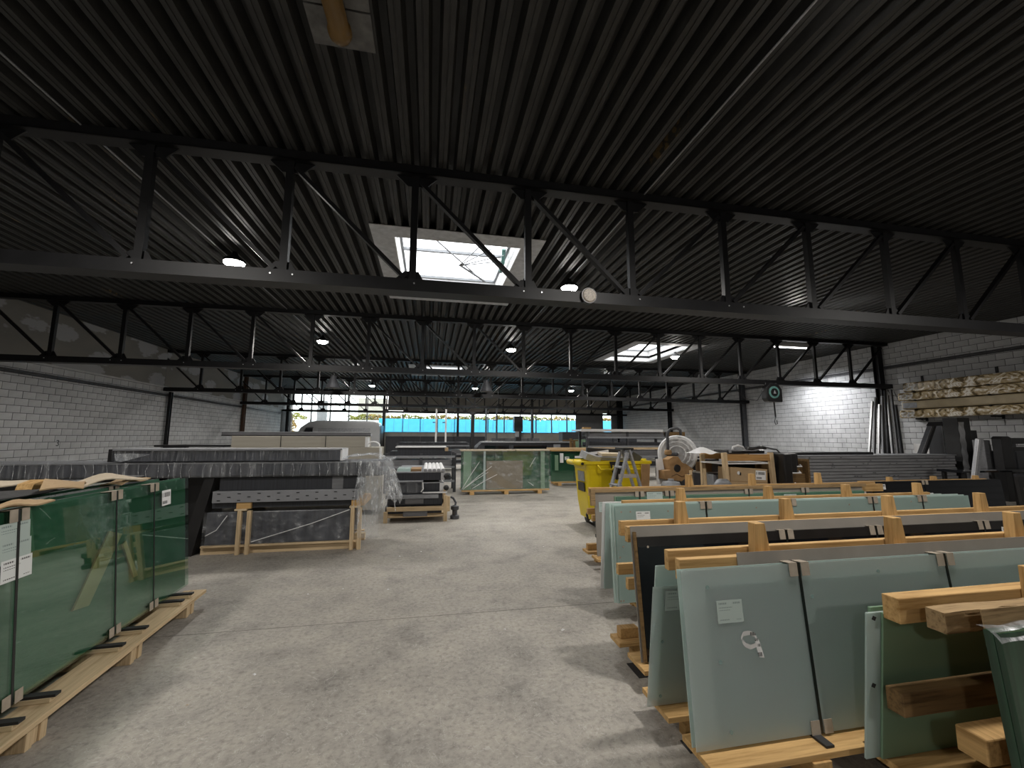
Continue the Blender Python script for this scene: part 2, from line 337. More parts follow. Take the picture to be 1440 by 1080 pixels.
# skylight openings: x0, x1, y0, y1
SKY = [(-.72, 1.62, 7.5, 10.72), (7.95, 10.25, 14.75, 18.15), (-.75, 1.60, 21.75, 24.9)]
PITCH = .2345
ceil = structure('ceiling', (0, 0, 0))
def deck_sheet(x0, n):
    """trapezoidal deck: wide lower flange, sloping webs, narrow upper flange; holes left at the skylights"""
    mb = MB(); D = .15
    prof = [(0, 0), (.19, 0), (.20, .008), (.25, .008), (.26, 0), (.45, 0), (.58, D), (.87, D), (1, 0)]
    for k in range(n):
        a = x0+k*PITCH
        if a >= XR: break
        ys = [YB, YF]
        for (sx0, sx1, sy0, sy1) in SKY:
            if a+PITCH > sx0-.05 and a < sx1+.05: ys += [sy0-.02, sy1+.02]
        ys.sort()
        for i in range(0, len(ys), 2):
            y0, y1 = ys[i], ys[i+1]; nseg = max(1, int((y1-y0)/6))
            for j in range(nseg):
                ya, yb = y0+(y1-y0)*j/nseg, y0+(y1-y0)*(j+1)/nseg
                for (p, z), (q, zz) in zip(prof[:-1], prof[1:]):
                    mb.add([(a+p*PITCH, ya, ZC+z), (a+p*PITCH, yb, ZC+z), (a+q*PITCH, yb, ZC+zz), (a+q*PITCH, ya, ZC+zz)], [(0, 1, 2, 3)])
    return mb
x = XL
while x < XR-.01:
    deck_sheet(x, 4).build('deck_sheet', 'deck', ceil, recalc=False); x += 4*PITCH
# closed roof skin above the deck (with the same openings) keeps daylight out
rb = MB(); xs = sorted({XL-.3, XR+.3} | {s[0] for s in SKY} | {s[1] for s in SKY}); ysr = sorted({YB-.3, YF+.3} | {s[2] for s in SKY} | {s[3] for s in SKY})
for i in range(len(xs)-1):
    for j in range(len(ysr)-1):
        cx, cy = (xs[i]+xs[i+1])/2, (ysr[j]+ysr[j+1])/2
        if any(s[0] < cx < s[1] and s[2] < cy < s[3] for s in SKY): continue
        rb.box(xs[i], xs[i+1], ysr[j], ysr[j+1], ZC+.155, ZC+.26)
rb.build('roof_slab', 'steel', ceil)
# back wall behind the viewer
o = B(XL-.2, XR+.2, YB-.2, YB, 0, ZC+.1).build('wall_back', 'panel_grey'); tag(o, kind='structure')
# side walls of painted blocks
BW, BH = .40, .20
def block_wall(name, X, sgn, y_near, y_far, zt, ind_y, ind_z):
    """X: inner face; sgn: +1 when the room lies at larger x. Blocks nearest the viewer are single parts, the rest one joined part."""
    base = B(min(X-sgn*.25, X-sgn*.008), max(X-sgn*.25, X-sgn*.008), YB, YF+.2, 0, ZC+.1).build(name, 'mortar'); tag(base, kind='structure')
    me = None; cnt = 0; far = MB(); r = random.Random(3)
    cells = []
    nz = int(round(zt/BH))
    for kz in range(nz):
        z0 = kz*BH; off = (kz % 2)*BW/2; y = y_near-off
        while y < y_far:
            cells.append((y, z0)); y += BW
    near = [c for c in cells if ind_y[0] <= c[0] < ind_y[1] and ind_z[0] <= c[1] < ind_z[1]][:300]; ns = set(near)
    bm_ = B(-.008, 0, .007, BW-.007, .007, BH-.007) if sgn > 0 else B(0, .008, .007, BW-.007, .007, BH-.007)
    me = bm_.mesh('block'); me.materials.append(M['brick'])
    for (y, z) in near:
        q = bpy.data.objects.new('brick', me); COL.objects.link(q); q.parent = base; q.location = (X+r.uniform(-.003, .002)*sgn, y, z)
    for (y, z) in cells:
        if (y, z) in ns: continue
        e = r.uniform(-.003, .002)*sgn; a, b2 = sorted((X+e-sgn*.008, X+e)); far.box(a, b2, y+.007, min(y+BW-.007, y_far), z+.007, z+BH-.007)
    fo = far.build('brickwork', 'brick', base, recalc=False); fo['kind'] = 'stuff'
    return base
wl = block_wall('wall_left', XL, 1, YB+.2, 34.2, 3.6, (11.4, 21.0), (1.0, 3.45))
wr = block_wall('wall_right', XR, -1, YB+.2, 36.0, 5.2, (8.2, 14.2), (1.0, 5.2))
# patched concrete panels above the ledge of the left wall
y = YB
k = 0
while y < YF:
    bx('upper_panel', 'conc', wl, XL-.02, XL+.02, y+.006, min(y+7.25, YF)-.006, 3.66, ZC, label='patched concrete panel above the block courses'); y += 7.25 if k else (5.35+.05-YB) ; k += 1
bx('ledge', 'brick', wl, XL-.02, XL+.05, YB, YF, 3.60, 3.66)
def conduit(name, label, X, z, y0, y1, mat='steel_grey', r=.03):
    o = MB()
    o.tube([(X, y0, z), (X, y1, z)], r, 8); o.tube([(X, y0, z-.06), (X, y1, z-.06)], r*.7, 8)
    t = o.build(name, mat); return tag(t, label, 'conduit')
conduit('cable_conduit', 'grey twin cable pipe running along the left block wall', XL+.035, 3.33, 2.0, 34.0)
conduit('cable_conduit', 'grey twin cable pipe high on the right block wall', XR-.035, 4.30, 3.0, 36.0)
# ------------------------------------------------------------------ roof trusses
CXT = 2.85; PSP = 1.565
Z_T, Z_B = 5.10, 3.62
def truss_proto(loc_y, label):
    t = thing('roof_truss', label, 'truss', (0, loc_y, 0))
    c = MB(); c.box(XL+.02, XR-.02, -.0, .02, 5.10, 5.215); c.box(XL+.02, XR-.02, 0, .20, 5.10, 5.118); c.box(XL+.02, XR-.02, .18, .20, 5.118, 5.215); c.build('top_chord', 'steel', t)
    c = MB(); c.box(XL+.02, XR-.02, -.02, 0, 3.46, 3.62); c.box(XL+.02, XR-.02, .0, .22, 3.46, 3.475); c.box(XL+.02, XR-.02, .22, .24, 3.46, 3.62); bch = c.build('bottom_chord', 'steel', t)
    post = B(-.045, .045, .06, .14, 3.60, 5.12).mesh('post'); post.materials.append(M['steel'])
    gt = MB().prism([(-.26, 5.11), (.30, 5.11), (.14, 4.96), (-.10, 4.96)], .09, .11).mesh('top_gusset'); gt.materials.append(M['steel'])
    gb = MB().prism([(-.16, 3.61), (.26, 3.61), (.10, 3.76), (-.08, 3.76)], .09, .11).mesh('bottom_gusset'); gb.materials.append(M['steel'])
    dg = MB().bar((.06, .10, 5.03), (PSP-.10, .10, 3.66), .05, .085, (0, 1, 0)).mesh('diagonal'); dg.materials.append(M['steel'])
    for k in range(-8, 9):
        x = CXT+k*PSP; s = 1 if k <= 0 else -1
        for nm, me in (('post', post), ('top_gusset', gt), ('bottom_gusset', gb)):
            q = link(nm, me, t); q.location.x = x
            if nm == 'bottom_gusset': q.scale.x = -s
            elif nm == 'top_gusset': q.scale.x = s
        if k != 0:
            q = link('diagonal', dg, t); q.location.x = x; q.scale.x = s
    for xe, s in ((XL+.12, 1), (XR-.12, -1)):
        q = link('diagonal', dg, t); q.location.x = CXT-9*PSP if s > 0 else CXT+9*PSP; q.scale.x = s
    bolt = MB().lathe([(.0, -.012), (.011, -.012), (.011, .0)], 6, axis='y').mesh('bolt'); bolt.materials.append(M['alu'])
    for k in range(-9, 13):
        q = link('bolt', bolt, t); q.location = (-8+k*1.05+.4*(k % 3), -.02, 3.56); sub(q, bch)
    return t
LBL = ['black steel lattice roof truss carrying the round white siren disc', 'black steel lattice roof truss the cable reel hangs from', 'black steel lattice roof truss with two cone lampshades below it', 'black steel lattice roof truss one bay short of the window wall', 'black steel lattice roof truss standing right against the window wall']
tr = truss_proto(5.35, LBL[0])
TY = [5.35+7.25*k for k in range(5)]
for k in range(1, 5):
    c = copy_tree(tr); c.location.y = TY[k]; tag(c, LBL[k])
# ------------------------------------------------------------------ columns
def column(x, y, label, mat='steel', zt=5.21, w=.22, d=.22):
    t = thing('steel_column', label, 'column', (x, y, 0))
    c = MB(); c.box(-w/2, w/2, -d/2, -d/2+.02, 0, zt); c.box(-w/2, w/2, d/2-.02, d/2, 0, zt); c.box(-.01, .01, -d/2+.02, d/2-.02, 0, zt); c.build('shaft', mat, t)
    bx('base_plate', mat, t, -w*.8, w*.8, -d*.8, d*.8, 0, .025)
    return t
column(XL+.13, TY[2]+.35, 'black steel column against the left block wall', 'steel', w=.11, zt=3.45, d=.14)
column(XL+.13, TY[3]+.35, 'brown primed steel column against the left block wall', 'rust', w=.15)
column(XR-.13, TY[1]+.35, 'black steel column beside the leaning profiles')
column(XR-.13, TY[2]+.35, 'dark steel column behind the bench of boxes', 'steel_grey')
column(XR-.13, TY[3]+.35, 'black steel column on the right wall behind the white roll')
for x, l in ((XL+.3, 'slim black column at the left end of the window wall'), (-3.62, 'slim black column behind the silver van tail'), (2.26, 'slim black column between the blue windows'), (8.55, 'slim black column near the right end of the blue windows'), (16.6, 'thick black column at the grey far wall')):
    column(x, 34.75, l, w=.18 if x < 16 else .45)
# ------------------------------------------------------------------ far window wall
wf = structure('wall_front', (0, YF, 0)); wf.location = (0, 0, 0)
bx('lower_wall', 'panel_beige', wf, XL, XR, YF, YF+.2, 0, 1.95)
bx('header_wall', 'panel_beige', wf, -3.5, XR, YF, YF+.2, 3.78, ZC+.1)
bx('end_wall', 'panel_grey', wf, 13.15, 15.7, YF, YF+.2, 1.95, 3.78)
bx('end_wall', 'panel_grey', wf, 16.6, XR, YF, YF+.2, 1.95, 3.78)
n = 0
def window(x0, x1, z0, z1):
    global n
    n += 1
    f = MB(); e = .035
    f.box(x0, x0+e, YF, YF+.12, z0, z1); f.box(x1-e, x1, YF, YF+.12, z0, z1); f.box(x0+e, x1-e, YF, YF+.12, z0, z0+e); f.box(x0+e, x1-e, YF, YF+.12, z1-e, z1)
    o = f.build('window_%d' % n, 'steel_grey'); tag(o, kind='structure')
    B(x0+e, x1-e, YF+.05, YF+.056, z0+e, z1-e).build('pane', 'pane', o)
xw = XL+.05
while xw < 13.0:
    x1 = min(xw+1.45, 13.15); window(xw+.012, x1-.012, 1.95, 3.78 if xw > -3.7 else 3.70)
    if xw < -3.7: window(xw+.012, x1-.012, 3.72, ZC)
    xw += 1.45
window(15.7, 16.6, 1.95, 4.6)
B(XL, 13.15, YF-.05, YF+.02, 1.90, 1.95).build('trim_1', 'galv')['kind'] = 'structure'
# ------------------------------------------------------------------ outside: paving, blue hoarding, trees
o = B(-60, 70, YF+.2, 110, -.2, -.02).build('ground', 'gravel'); tag(o, kind='structure')
hb = thing('blue_hoarding', 'bright blue hoarding seen through the far windows', 'fence', (0, 45.5, 0))
for k in range(20):
    x = -5.2+k*1.5; bx('panel', 'blue', hb, x+.012, x+1.488, -.02, .02, 0, 3.46)
for k in range(21): bx('post', 'galv', hb, -5.2+k*1.5-.03, -5.2+k*1.5+.03, .02, .08, 0, 3.5)
wall_w = bx('white_yard_wall', 'white', None, -16, -5.3, 46.0, 46.2, -.02, 3.3); tag(wall_w, 'low white yard wall outside beyond the silver van', 'wall')
def tree(x, y, h, rr, label, mat, seed, trunk=True):
    r = random.Random(seed); t = thing('leafy_tree', label, 'tree', (x, y, -.02), group='trees outside the far windows')
    tb = MB(); tb.tube([(0, 0, 0), (.1, 0, h*.4), (-.05, .1, h*.8)], [.16, .12, .04], 7)
    for k in range(6):
        a = r.uniform(0, 2*PI); tb.tube([(0, 0, h*(.35+.08*k)), (rr*.6*math.cos(a), rr*.6*math.sin(a), h*(.5+.08*k))], [.05, .015], 5)
    tb.build('trunk', 'bark', t)
    fo = MB()
    for k in range(1100):
        a = r.uniform(0, 2*PI); ph = r.uniform(-1, 1); d = rr*r.uniform(.3, 1)**.5; c = Vector((d*math.cos(a)*math.sqrt(1-ph*ph), d*math.sin(a)*math.sqrt(1-ph*ph), h*.6+ph*h*.42)); s = r.uniform(.12, .26)
        R = Euler((r.uniform(0, 6), r.uniform(0, 6), r.uniform(0, 6))).to_matrix()
        fo.add([c+R @ Vector(q)*s for q in ((-.5, -.3, 0), (.5, -.3, .05), (.6, .3, 0), (-.4, .35, .06))], [(0, 1, 2, 3)])
    f = fo.build('foliage', mat, t, recalc=False); f['kind'] = 'stuff'
hg = thing('clipped_hedge', 'yellow-green hedge line showing above the blue hoarding', 'hedge', (0, 49.5, -.02)); bx('stems', 'bark', hg, -8.5, 27, .4, 1.6, 0, 3.6)
hm = [MB(), MB()]; r = random.Random(4)
for k in range(9000):
    x = r.uniform(-9, 27.5); top = 4.02+.10*math.sin(x*1.7)+.08*math.sin(x*4.1+1); c = Vector((x, r.uniform(-.1, .45), r.uniform(2.9, top))); s = r.uniform(.12, .24); Rm = Euler((r.uniform(0, 6), r.uniform(0, 6), r.uniform(0, 6))).to_matrix()
    hm[0 if math.sin(x*.9)+r.uniform(-1, 1) < .5 else 1].add([c+Rm @ Vector(q)*s for q in ((-.5, -.3, 0), (.5, -.3, .05), (.6, .3, 0), (-.4, .35, .06))], [(0, 1, 2, 3)])
for m_, q in (('leaf', hm[0]), ('leaf_dry', hm[1])): q.build('foliage', m_, hg, recalc=False)['kind'] = 'stuff'
tree(-13.9, 42.0, 4.2, 1.7, 'autumn-leaved bush outside the leftmost windows', 'leaf_dry', 5)
tree(-14.2, 48.8, 4.0, 1.6, 'green bush behind the autumn-leaved one outside', 'leaf', 6)
post = bx('grey_yard_pillar', 'panel_grey', None, -10.3, -9.5, 41.5, 42.0, -.02, 4.9); tag(post, 'tall grey pillar outside left of the silver van', 'pillar')
post = bx('cream_yard_house', 'panel_beige', None, -10.0, -6.2, 62, 66, -.02, 7.0); tag(post, 'cream building far outside behind the silver van', 'building')
# ------------------------------------------------------------------ skylights
def skylight(i, s, label, opener):
    x0, x1, y0, y1 = s; t = thing('roof_skylight', label, 'skylight', ((x0+x1)/2, (y0+y1)/2, ZC)); w, d = (x1-x0)/2, (y1-y0)/2
    c = MB(); H = .55
    for (a0, a1, b0, b1) in ((-w-.02, -w, -d-.02, d+.02), (w, w+.02, -d-.02, d+.02), (-w, w, -d-.02, -d), (-w, w, d, d+.02)): c.box(a0, a1, b0, b1, -.012, H)
    c.build('curb', 'white', t)
    for nm, (a0, a1, b0, b1) in {'a': (-w-.4, w+.4, -d-.42, -d-.02), 'b': (-w-.4, w+.4, d+.02, d+.3), 'c': (-w-.4, -w-.02, -d-.02, d+.02), 'd': (w+.02, w+.4, -d-.02, d+.02)}.items():
        bx('ceiling_flashing', 'rim', t, a0, a1, b0, b1, -.016, -.004)
    f = MB(); e = .05
    f.box(-w, w, -d, -d+e, H-.06, H); f.box(-w, w, d-e, d, H-.06, H); f.box(-w, -w+e, -d+e, d-e, H-.06, H); f.box(w-e, w, -d+e, d-e, H-.06, H); f.box(-w+e, w-e, -.03, .03, H-.06, H)
    f.build('frame', 'galv', t)
    g = MB(); g.grid(lambda u, v: (-w+2*w*u, -d+2*d*v, H+.01+.22*math.sin(PI*u)**.6*math.sin(PI*v)**.6), 12, 12); g.build('dome', 'dome', t, smooth=True)
    if opener:
        q = MB(); q.tube([(-w+.35, -d+.25, H-.1), (.55, .35, .15)], .016, 6); q.tube([(.1, .05, .27), (.75, .35, .02)], .025, 8); q.build('opener_spindle', 'alu_dull', t)
        for dx, dy, dz in ((.75, -.6, .4), (1.05, -.45, .35), (1.08, -.2, .33), (.55, -.8, .42)):
            MB().tube([(.1, .05, .24), (dx, dy, dz)], .012, 6).build('opener_arm', 'alu_dull', t)
        MB().tube([(w-.12, -.45, .5), (w-.10, -.2, .3), (w-.10, .1, .2)], .045, 8).build('motor', 'teal', t)
    return t
skylight(0, SKY[0], 'white roof skylight with an opener rod, its galvanised rim behind the siren truss', True)
skylight(1, SKY[1], 'white roof skylight above the bench side, lamp at its corner', False)
skylight(2, SKY[2], 'small distant roof skylight above the aisle', False)
# ------------------------------------------------------------------ lamps
def hall_lamp(x, y, label, power=LAMP_W, z=5.0):
    t = thing('ceiling_lamp', label, 'lamp', (x, y, z), group='round ceiling lamps on the cable pipes')
    MB().lathe([(.05, .19), (.07, .14), (.19, .05), (.20, .0), (.19, -.005)], 20).build('housing', 'black', t, smooth=False)
    MB().lathe([(.185, -.006), (.18, -.03), (.14, -.065), (.08, -.085), (.02, -.09)], 20).build('lens', 'lamp_glow', t)
    MB().tube([(0, 0, .185), (0, 0, .215)], .05, 8).build('mount', 'black', t)
    ld = bpy.data.lights.new('lamp_light', 'SPOT'); ld.energy = power; ld.spot_size = 2.95; ld.spot_blend = .35; ld.shadow_soft_size = .2; ld.color = (1, .955, .90)
    lo = bpy.data.objects.new('lamp_light', ld); COL.objects.link(lo); lo.parent = t; lo.location = (0, 0, -.12)
for ix, X in enumerate((-3.88, 3.05, 10.15)):
    side = ('over the left stacks', 'over the middle aisle', 'over the bench side')[ix]
    for iy, Y in enumerate((-5.2, 1.8, 8.8, 15.8, 22.8, 29.2)):
        if ix == 2 and iy == 0: continue
        if ix == 2 and iy == 2: Y = 9.75
        hall_lamp(X, Y, 'round white ceiling lamp %s, %s' % (side, ('by the back wall', 'short of the siren truss', 'just past the siren truss', 'just past the cable reel truss', 'just past the cone lampshades', 'in the last bay before the windows')[iy]))
    xx = X-.22 if X < 0 else X
    p = MB().tube([(xx, YB+.1 if ix < 2 else 14.2, 5.205), (xx, 33.5, 5.205)], .011, 8).build('ceiling_conduit', 'alu_dull'); tag(p, 'thin bright cable pipe under the deck %s' % side, 'conduit')
# siren disc clamped to the first truss, wall flood lamp, tube light, cone shades, cable reel
d = thing('siren_disc', 'round white speckled siren disc on the lower chord of the roof truss', 'siren', (2.12, 5.31, 3.55))
MB().lathe([(.02, -.06), (.085, -.05), (.10, -.03), (.10, .0), (.07, .02)], 24, axis='y').build('face', plain('speckled_white_plastic', (.55, .50, .44), .5, 0, .45, 60), d, smooth=False)
MB().lathe([(.112, -.03), (.118, -.01), (.112, .02)], 24, axis='y').build('rim', 'black', d)
def wall_flood():
    t = thing('wall_floodlight', 'wall floodlight behind the lower chord washing the right block wall', 'lamp', (15.5, 15.3, 3.94))
    bx('arm', 'steel', t, .0, 1.59, -.02, .02, .02, .06); bx('head', 'steel', t, -.2, .12, -.12, .12, -.06, .06); bx('lens', 'lamp_glow', t, -.16, .10, -.1, .1, -.066, -.061)
    ld = bpy.data.lights.new('flood_light', 'SPOT'); ld.energy = 420; ld.spot_size = 2.7; ld.spot_blend = .6; ld.shadow_soft_size = .12; ld.color = (.97, .98, 1)
    lo = bpy.data.objects.new('flood_light', ld); COL.objects.link(lo); lo.parent = t; lo.location = (0, 0, -.09); lo.rotation_euler = (0, -.75, 0)
wall_flood()
t = thing('tube_light', 'long tube light under the deck behind the cable reel truss', 'lamp', (13.5, 13.35, 5.02)); bx('tray', 'white', t, -.78, .78, -.05, .05, .03, .19); bx('tube', emit('tube_glow', (1, .98, .95), 6), t, -.75, .75, -.02, .02, -.01, .03)
def cone_lamp(x, y, z, label):
    t = thing('cone_lampshade', label, 'lamp', (x, y, z)); MB().lathe([(.30, 0), (.28, .02), (.12, .42), (.10, .52)], 18).build('shade', 'steel_grey', t); MB().tube([(0, 0, .5), (0, 0, ZC-z)], .015, 6).build('cable', 'black', t)
cone_lamp(-4.05, 18.6, 3.62, 'dark grey cone lampshade hanging towards the silver van'); cone_lamp(2.45, 18.6, 3.62, 'dark grey cone lampshade hanging above the middle aisle')
t = thing('cable_reel', 'black hanging cable reel with green ring and hook', 'reel', (11.62, 12.45, 3.16))
MB().prism([(-.30, -.22), (-.22, -.32), (.22, -.34), (.34, -.34), (.34, .1), (.20, .30), (-.12, .32), (-.30, .16)], -.12, .12).build('housing', 'black', t, bevel=.03)
MB().lathe([(.21, -.135), (.21, -.12)], 24, axis='y').build('ring', 'teal', t); MB().lathe([(.14, -.15), (.14, -.135)], 20, axis='y').build('hub', 'black', t)
MB().prism([(-.05, -.05), (.05, -.05), (0, .07)], -.158, -.15).build('emblem', 'alu_dull', t)
MB().tube([(.08, 0, -.33), (.10, 0, -.85)], .025, 8).build('cable', 'black', t)
MB().tube([(.10, 0, -.85), (.05, 0, -1.0), (.08, 0, -1.1), (.15, 0, -1.08), (.14, 0, -.95)], .016, 6).build('hook', 'steel_grey', t)
for s in (-.2, .2): MB().tube([(s, 0, .28), (s, 0, .345)], .02, 6).build('hanger', 'black', t)
MB().tube([(-.28, 0, .1), (-.5, .1, -.28), (-.9, .2, -.2), (-1.1, .3, .1), (-1.15, .3, .36)], .012, 6).build('power_lead', 'black', t)
# clay pipe through the deck near the viewer
t = thing('roof_pipe', 'brown clay pipe bend coming through a rough cement board in the deck', 'pipe', (-.87, 3.35, ZC))
bx('board', 'conc_dust', t, -.27, .27, -1.0, -.02, -.02, -.004); bx('board', 'conc_dust', t, -.27, .27, 0, .37, -.02, -.004)
MB().tube([(-.02, -.35, -.02), (-.02, -.2, -.07), (0, .0, -.10), (0, .1, -.10), (.0, .1, -.10), (0, .16, -.09), (0, .2, -.08)], [.08, .085, .085, .085, .1, .1, .08], 16).build('pipe_bend', 'copper', t, smooth=True)
# ------------------------------------------------------------------ glass packs
def strap_set(t, xs, T, H, zmin=0, prot=True, both=True, y0=0):
    """black strap with cardboard edge protectors round a pack lying in local x (length), y (thickness T), z (height H)"""
    for x in xs:
        s = MB(); s.box(x-.008, x+.008, y0-.004, y0-.0015, zmin, H+.004); s.box(x-.008, x+.008, y0-.004, y0+T+.004, H+.0015, H+.004); so = s.build('strap', 'strap', t)
        if prot:
            for dx in (-.062, .012):
                p = MB(); p.box(x+dx, x+dx+.05, y0-.007, y0-.0045, H-.06, H+.008); p.box(x+dx, x+dx+.05, y0-.0045, y0+min(T, .07), H+.0055, H+.008); sub(p.build('edge_protector', 'protector', t), so)
                if both:
                    p = MB(); p.box(x+dx, x+dx+.05, y0-.007, y0-.0045, -.002, .06); sub(p.build('edge_protector', 'protector', t), so)
def pack(name, label, cat, loc, lean, L_, H, mats, tks, rz=0, gap=.001, group=None, steps=None, edge=None):
    """sheets side by side; local y runs away from the visible face; lean>0 tips the top towards +y"""
    t = thing(name, label, cat, loc, rz, group, rx=-lean); y = 0
    for i, (m, k) in enumerate(zip(mats, tks)):
        a, b2, h = (steps[i] if steps else (0, 0, 0))
        bx('glass_sheet', m, t, a, L_-b2, y, y+k, 0, H+h, bevel=.0015 if k > .005 else 0); y += k+gap
    t['_T'] = y; return t, y
# the dark green glass at the left, on its pallet
HG = math.radians(3.3); LG = math.radians(5)
PO = Vector((-1.89, 1.35, 0))     # pallet origin: nearest corner of the front edge on the floor
def lp(s, d):  # s along the pack, d behind the front edge of the pallet
    return Vector((PO.x-math.sin(HG)*s-math.cos(HG)*d, PO.y+math.cos(HG)*s-math.sin(HG)*d, 0))
pal = thing('glass_pallet', 'pale wooden pallet under the dark green glass pack', 'pallet', PO, HG+PI/2)
# local x along the pack (away from the viewer), local y to the left
for k, s in enumerate((.02, .66, 1.42, 2.27, 3.06)):
    for j in range(3): bx('block', 'wood_pale_z', pal, s+.045*j, s+.045*j+.043, .0+.01*(j == 1), 1.05, 0, .115, bevel=.003)
bx('top_board', 'wood_pale_x', pal, -.1, 3.35, -.03, .155, .116, .146, bevel=.003)
bx('top_board', 'wood_pale_x', pal, -.1, 3.35, .45, .6, .116, .146); bx('top_board', 'wood_pale_x', pal, -.1, 3.35, .9, 1.06, .116, .146)
for s in (.10, .55, .80, 1.35, 1.58, 2.15, 2.42, 2.95, 3.12):
    bx('bearer', 'wood_pale', pal, s, s+.05, .02, 1.0, .147, .172, bevel=.002); bx('rubber_pad', 'rubber', pal, s+.004, s+.046, .0, .8, .1725, .187)
G0 = lp(-.35, .165); 
def lpack(name, label, s, d, L_, H, mats, tks, lean=LG, z=.196, **k):
    p = lp(s, d); return pack(name, label, 'glass pack', (p.x, p.y, z), lean, L_, H, mats, tks, rz=HG+PI/2, **k)
gp, T = lpack('green_glass_pack', 'dark green clear glass pack with three delivery notes on its face', -.35, .135, 3.72, 1.0, ['clear_green', 'glass_green', 'glass_green', 'glass_green'], [.008, .03, .03, .03], gap=.0)
for ch in list(gp.children): bpy.data.objects.remove(ch)
bx('glass_sheet', 'clear_green', gp, 0, 3.72, 0, .006, 0, 1.0); bx('glass_sheet', 'glass_green', gp, 0, 3.72, .026, .06, 0, 1.0); bx('glass_sheet', 'glass_green', gp, 0.02, 3.70, .062, .10, 0, 1.01)
# added tan strips behind the first sheet stand in for reflections in the glass
cs = MB(); cs.prism([(2.28, .31), (2.42, .29), (2.75, .68), (2.61, .73)], .009, .020, 'y'); cs.build('reflection_strip', 'card', gp)
cs = MB(); cs.prism([(2.90, .32), (2.95, .32), (2.80, .62), (2.76, .60)], .010, .020, 'y'); cs.build('reflection_strip', 'card', gp)
strap_set(gp, [.55, 1.85, 2.66, 3.14], .10, 1.0, prot=True)
for k, (zz, xx) in enumerate(((.825, 1.735), (.73, 1.745), (.635, 1.755))): bx('delivery_note', 'paper' if k == 2 else 'paper_green', gp, xx, xx+.19, -.0015-.0003*k, -.0004-.0003*k, zz, zz+.115)
bx('sticker', 'paper_small', gp, 3.26, 3.40, -.0015, -.0004, .80, .93)
g2, T = lpack('green_glass_pack', 'second dark green glass pack behind the one with delivery notes', -.2, .36, 3.5, 1.0, ['glass_green', 'glass_mid', 'glass_green'], [.05, .04, .05], lean=math.radians(4)); strap_set(g2, [2.85], T, 1.0, both=False)
g3, T = lpack('green_glass_pack', 'rearmost dark green glass pack on the left pallet', 0, .62, 3.2, .99, ['glass_green', 'card_grey', 'glass_green'], [.06, .05, .1], lean=math.radians(3))
def rest_on_packs(name, label, cat, s, d, L_, W_, z, mat, rot=0, bend=.03, th=.008, segs=10):
    p = lp(s, d); t = MB()
    for sg in (0, 1):
        pass
    def top(u, v): return (u*L_, v*W_, bend*math.sin(PI*u)*(.6+.4*v)+.012*math.sin(7*u+3*v))
    t.grid(lambda u, v: (top(u, v)[0], top(u, v)[1], top(u, v)[2]+th), segs, 4); t.grid(lambda u, v: top(u, 1-v), segs, 4)
    for vv in (0, 1): t.grid(lambda u, v: (top(u, vv)[0], top(u, vv)[1], top(u, vv)[2]+th*(v if vv == 0 else 1-v)), segs, 1)
    for uu in (0, 1): t.grid(lambda u, v: (top(uu, u)[0], top(uu, u)[1], top(uu, u)[2]+th*(1-v if uu == 0 else v)), 4, 1)
    o = t.build(name, mat); o.location = (p.x, p.y, z); o.rotation_euler = (0, 0, HG+PI/2+rot); return tag(o, label, cat)
rest_on_packs('cardboard_sheet', 'long pale creased cardboard sheet lying on the green glass packs', 'cardboard', 1.15, .45, 1.65, .40, 1.235, 'card_pale', .30, .06)
rest_on_packs('cardboard_sheet', 'short curled cardboard flap near the strap of the notes pack', 'cardboard', 2.05, .27, .36, .2, 1.243, 'card', .5, .05)
rest_on_packs('cardboard_sheet', 'pale torn cardboard piece beside the wooden wedge', 'cardboard', 2.35, .45, .55, .16, 1.215, 'card_pale', -.25, .07)
rest_on_packs('cardboard_sheet', 'brown cardboard scrap at the far end of the green packs', 'cardboard', 2.62, .36, .5, .14, 1.205, 'card', .1, .02)
rest_on_packs('cardboard_sheet', 'narrow brown cardboard strip by the first strap', 'cardboard', 1.35, .22, .34, .1, 1.205, 'card', -.1, .02)
rest_on_packs('foam_sheet', 'black foam strip lying across the green glass packs', 'foam', .9, .48, 1.5, .14, 1.205, 'rubber', .04, .03)
rest_on_packs('foam_sheet', 'short black foam strip by the curled cardboard flap', 'foam', 2.55, .62, .75, .10, 1.21, 'rubber', -.1, .03)
p = lp(2.15, .62); o = MB().prism([(0, 0), (.16, 0), (.12, .07), (.02, .05)], 0, .09).build('wood_wedge', 'wood'); o.location = (p.x, p.y, 1.222); o.rotation_euler.z = HG+PI/2; tag(o, 'small raw wooden wedge on the green glass packs', 'wedge')
p = lp(1.1, 1.0); o = B(0, .3, 0, .1, 0, .035).build('wood_offcut', 'wood_old'); o.location = (p.x, p.y, 1.26); o.rotation_euler.z = HG+PI/2; tag(o, 'flat wood offcut behind the long pale cardboard sheet', 'offcut')
# ------------------------------------------------------------------ wrapped profile stack on the left (front at Y 6.5)
Y0 = 6.53
st = thing('crate_stack_base', 'low timber crate of film-wrapped panels at the bottom of the left stack', 'crate', (0, Y0, 0))
for y in (.06, .55): bx('bearer', 'wood_pale_x', st, -3.0, -.95, y, y+.1, 0, .10)
bx('bottom_rail', 'wood_pale_x', st, -2.98, -.98, -.005, .04, .10, .125, bevel=.002)
bx('bottom_rail', 'wood_pale_x', st, -2.98, -.98, .7, .75, .10, .125)
bx('panel_pack', 'dark_foil', st, -2.95, -1.08, .03, .72, .126, .56, bevel=.01)
for x in (-2.55, -2.43, -1.08, -.98):
    bx('post', 'wood_pale_z', st, x, x+.05, -.03, .028, 0, .58, bevel=.002)
for x in (-2.52, -1.03): bx('cross_bearer', 'wood_pale', st, x-.07, x+.08, -.03, .75, .581, .605, bevel=.002)
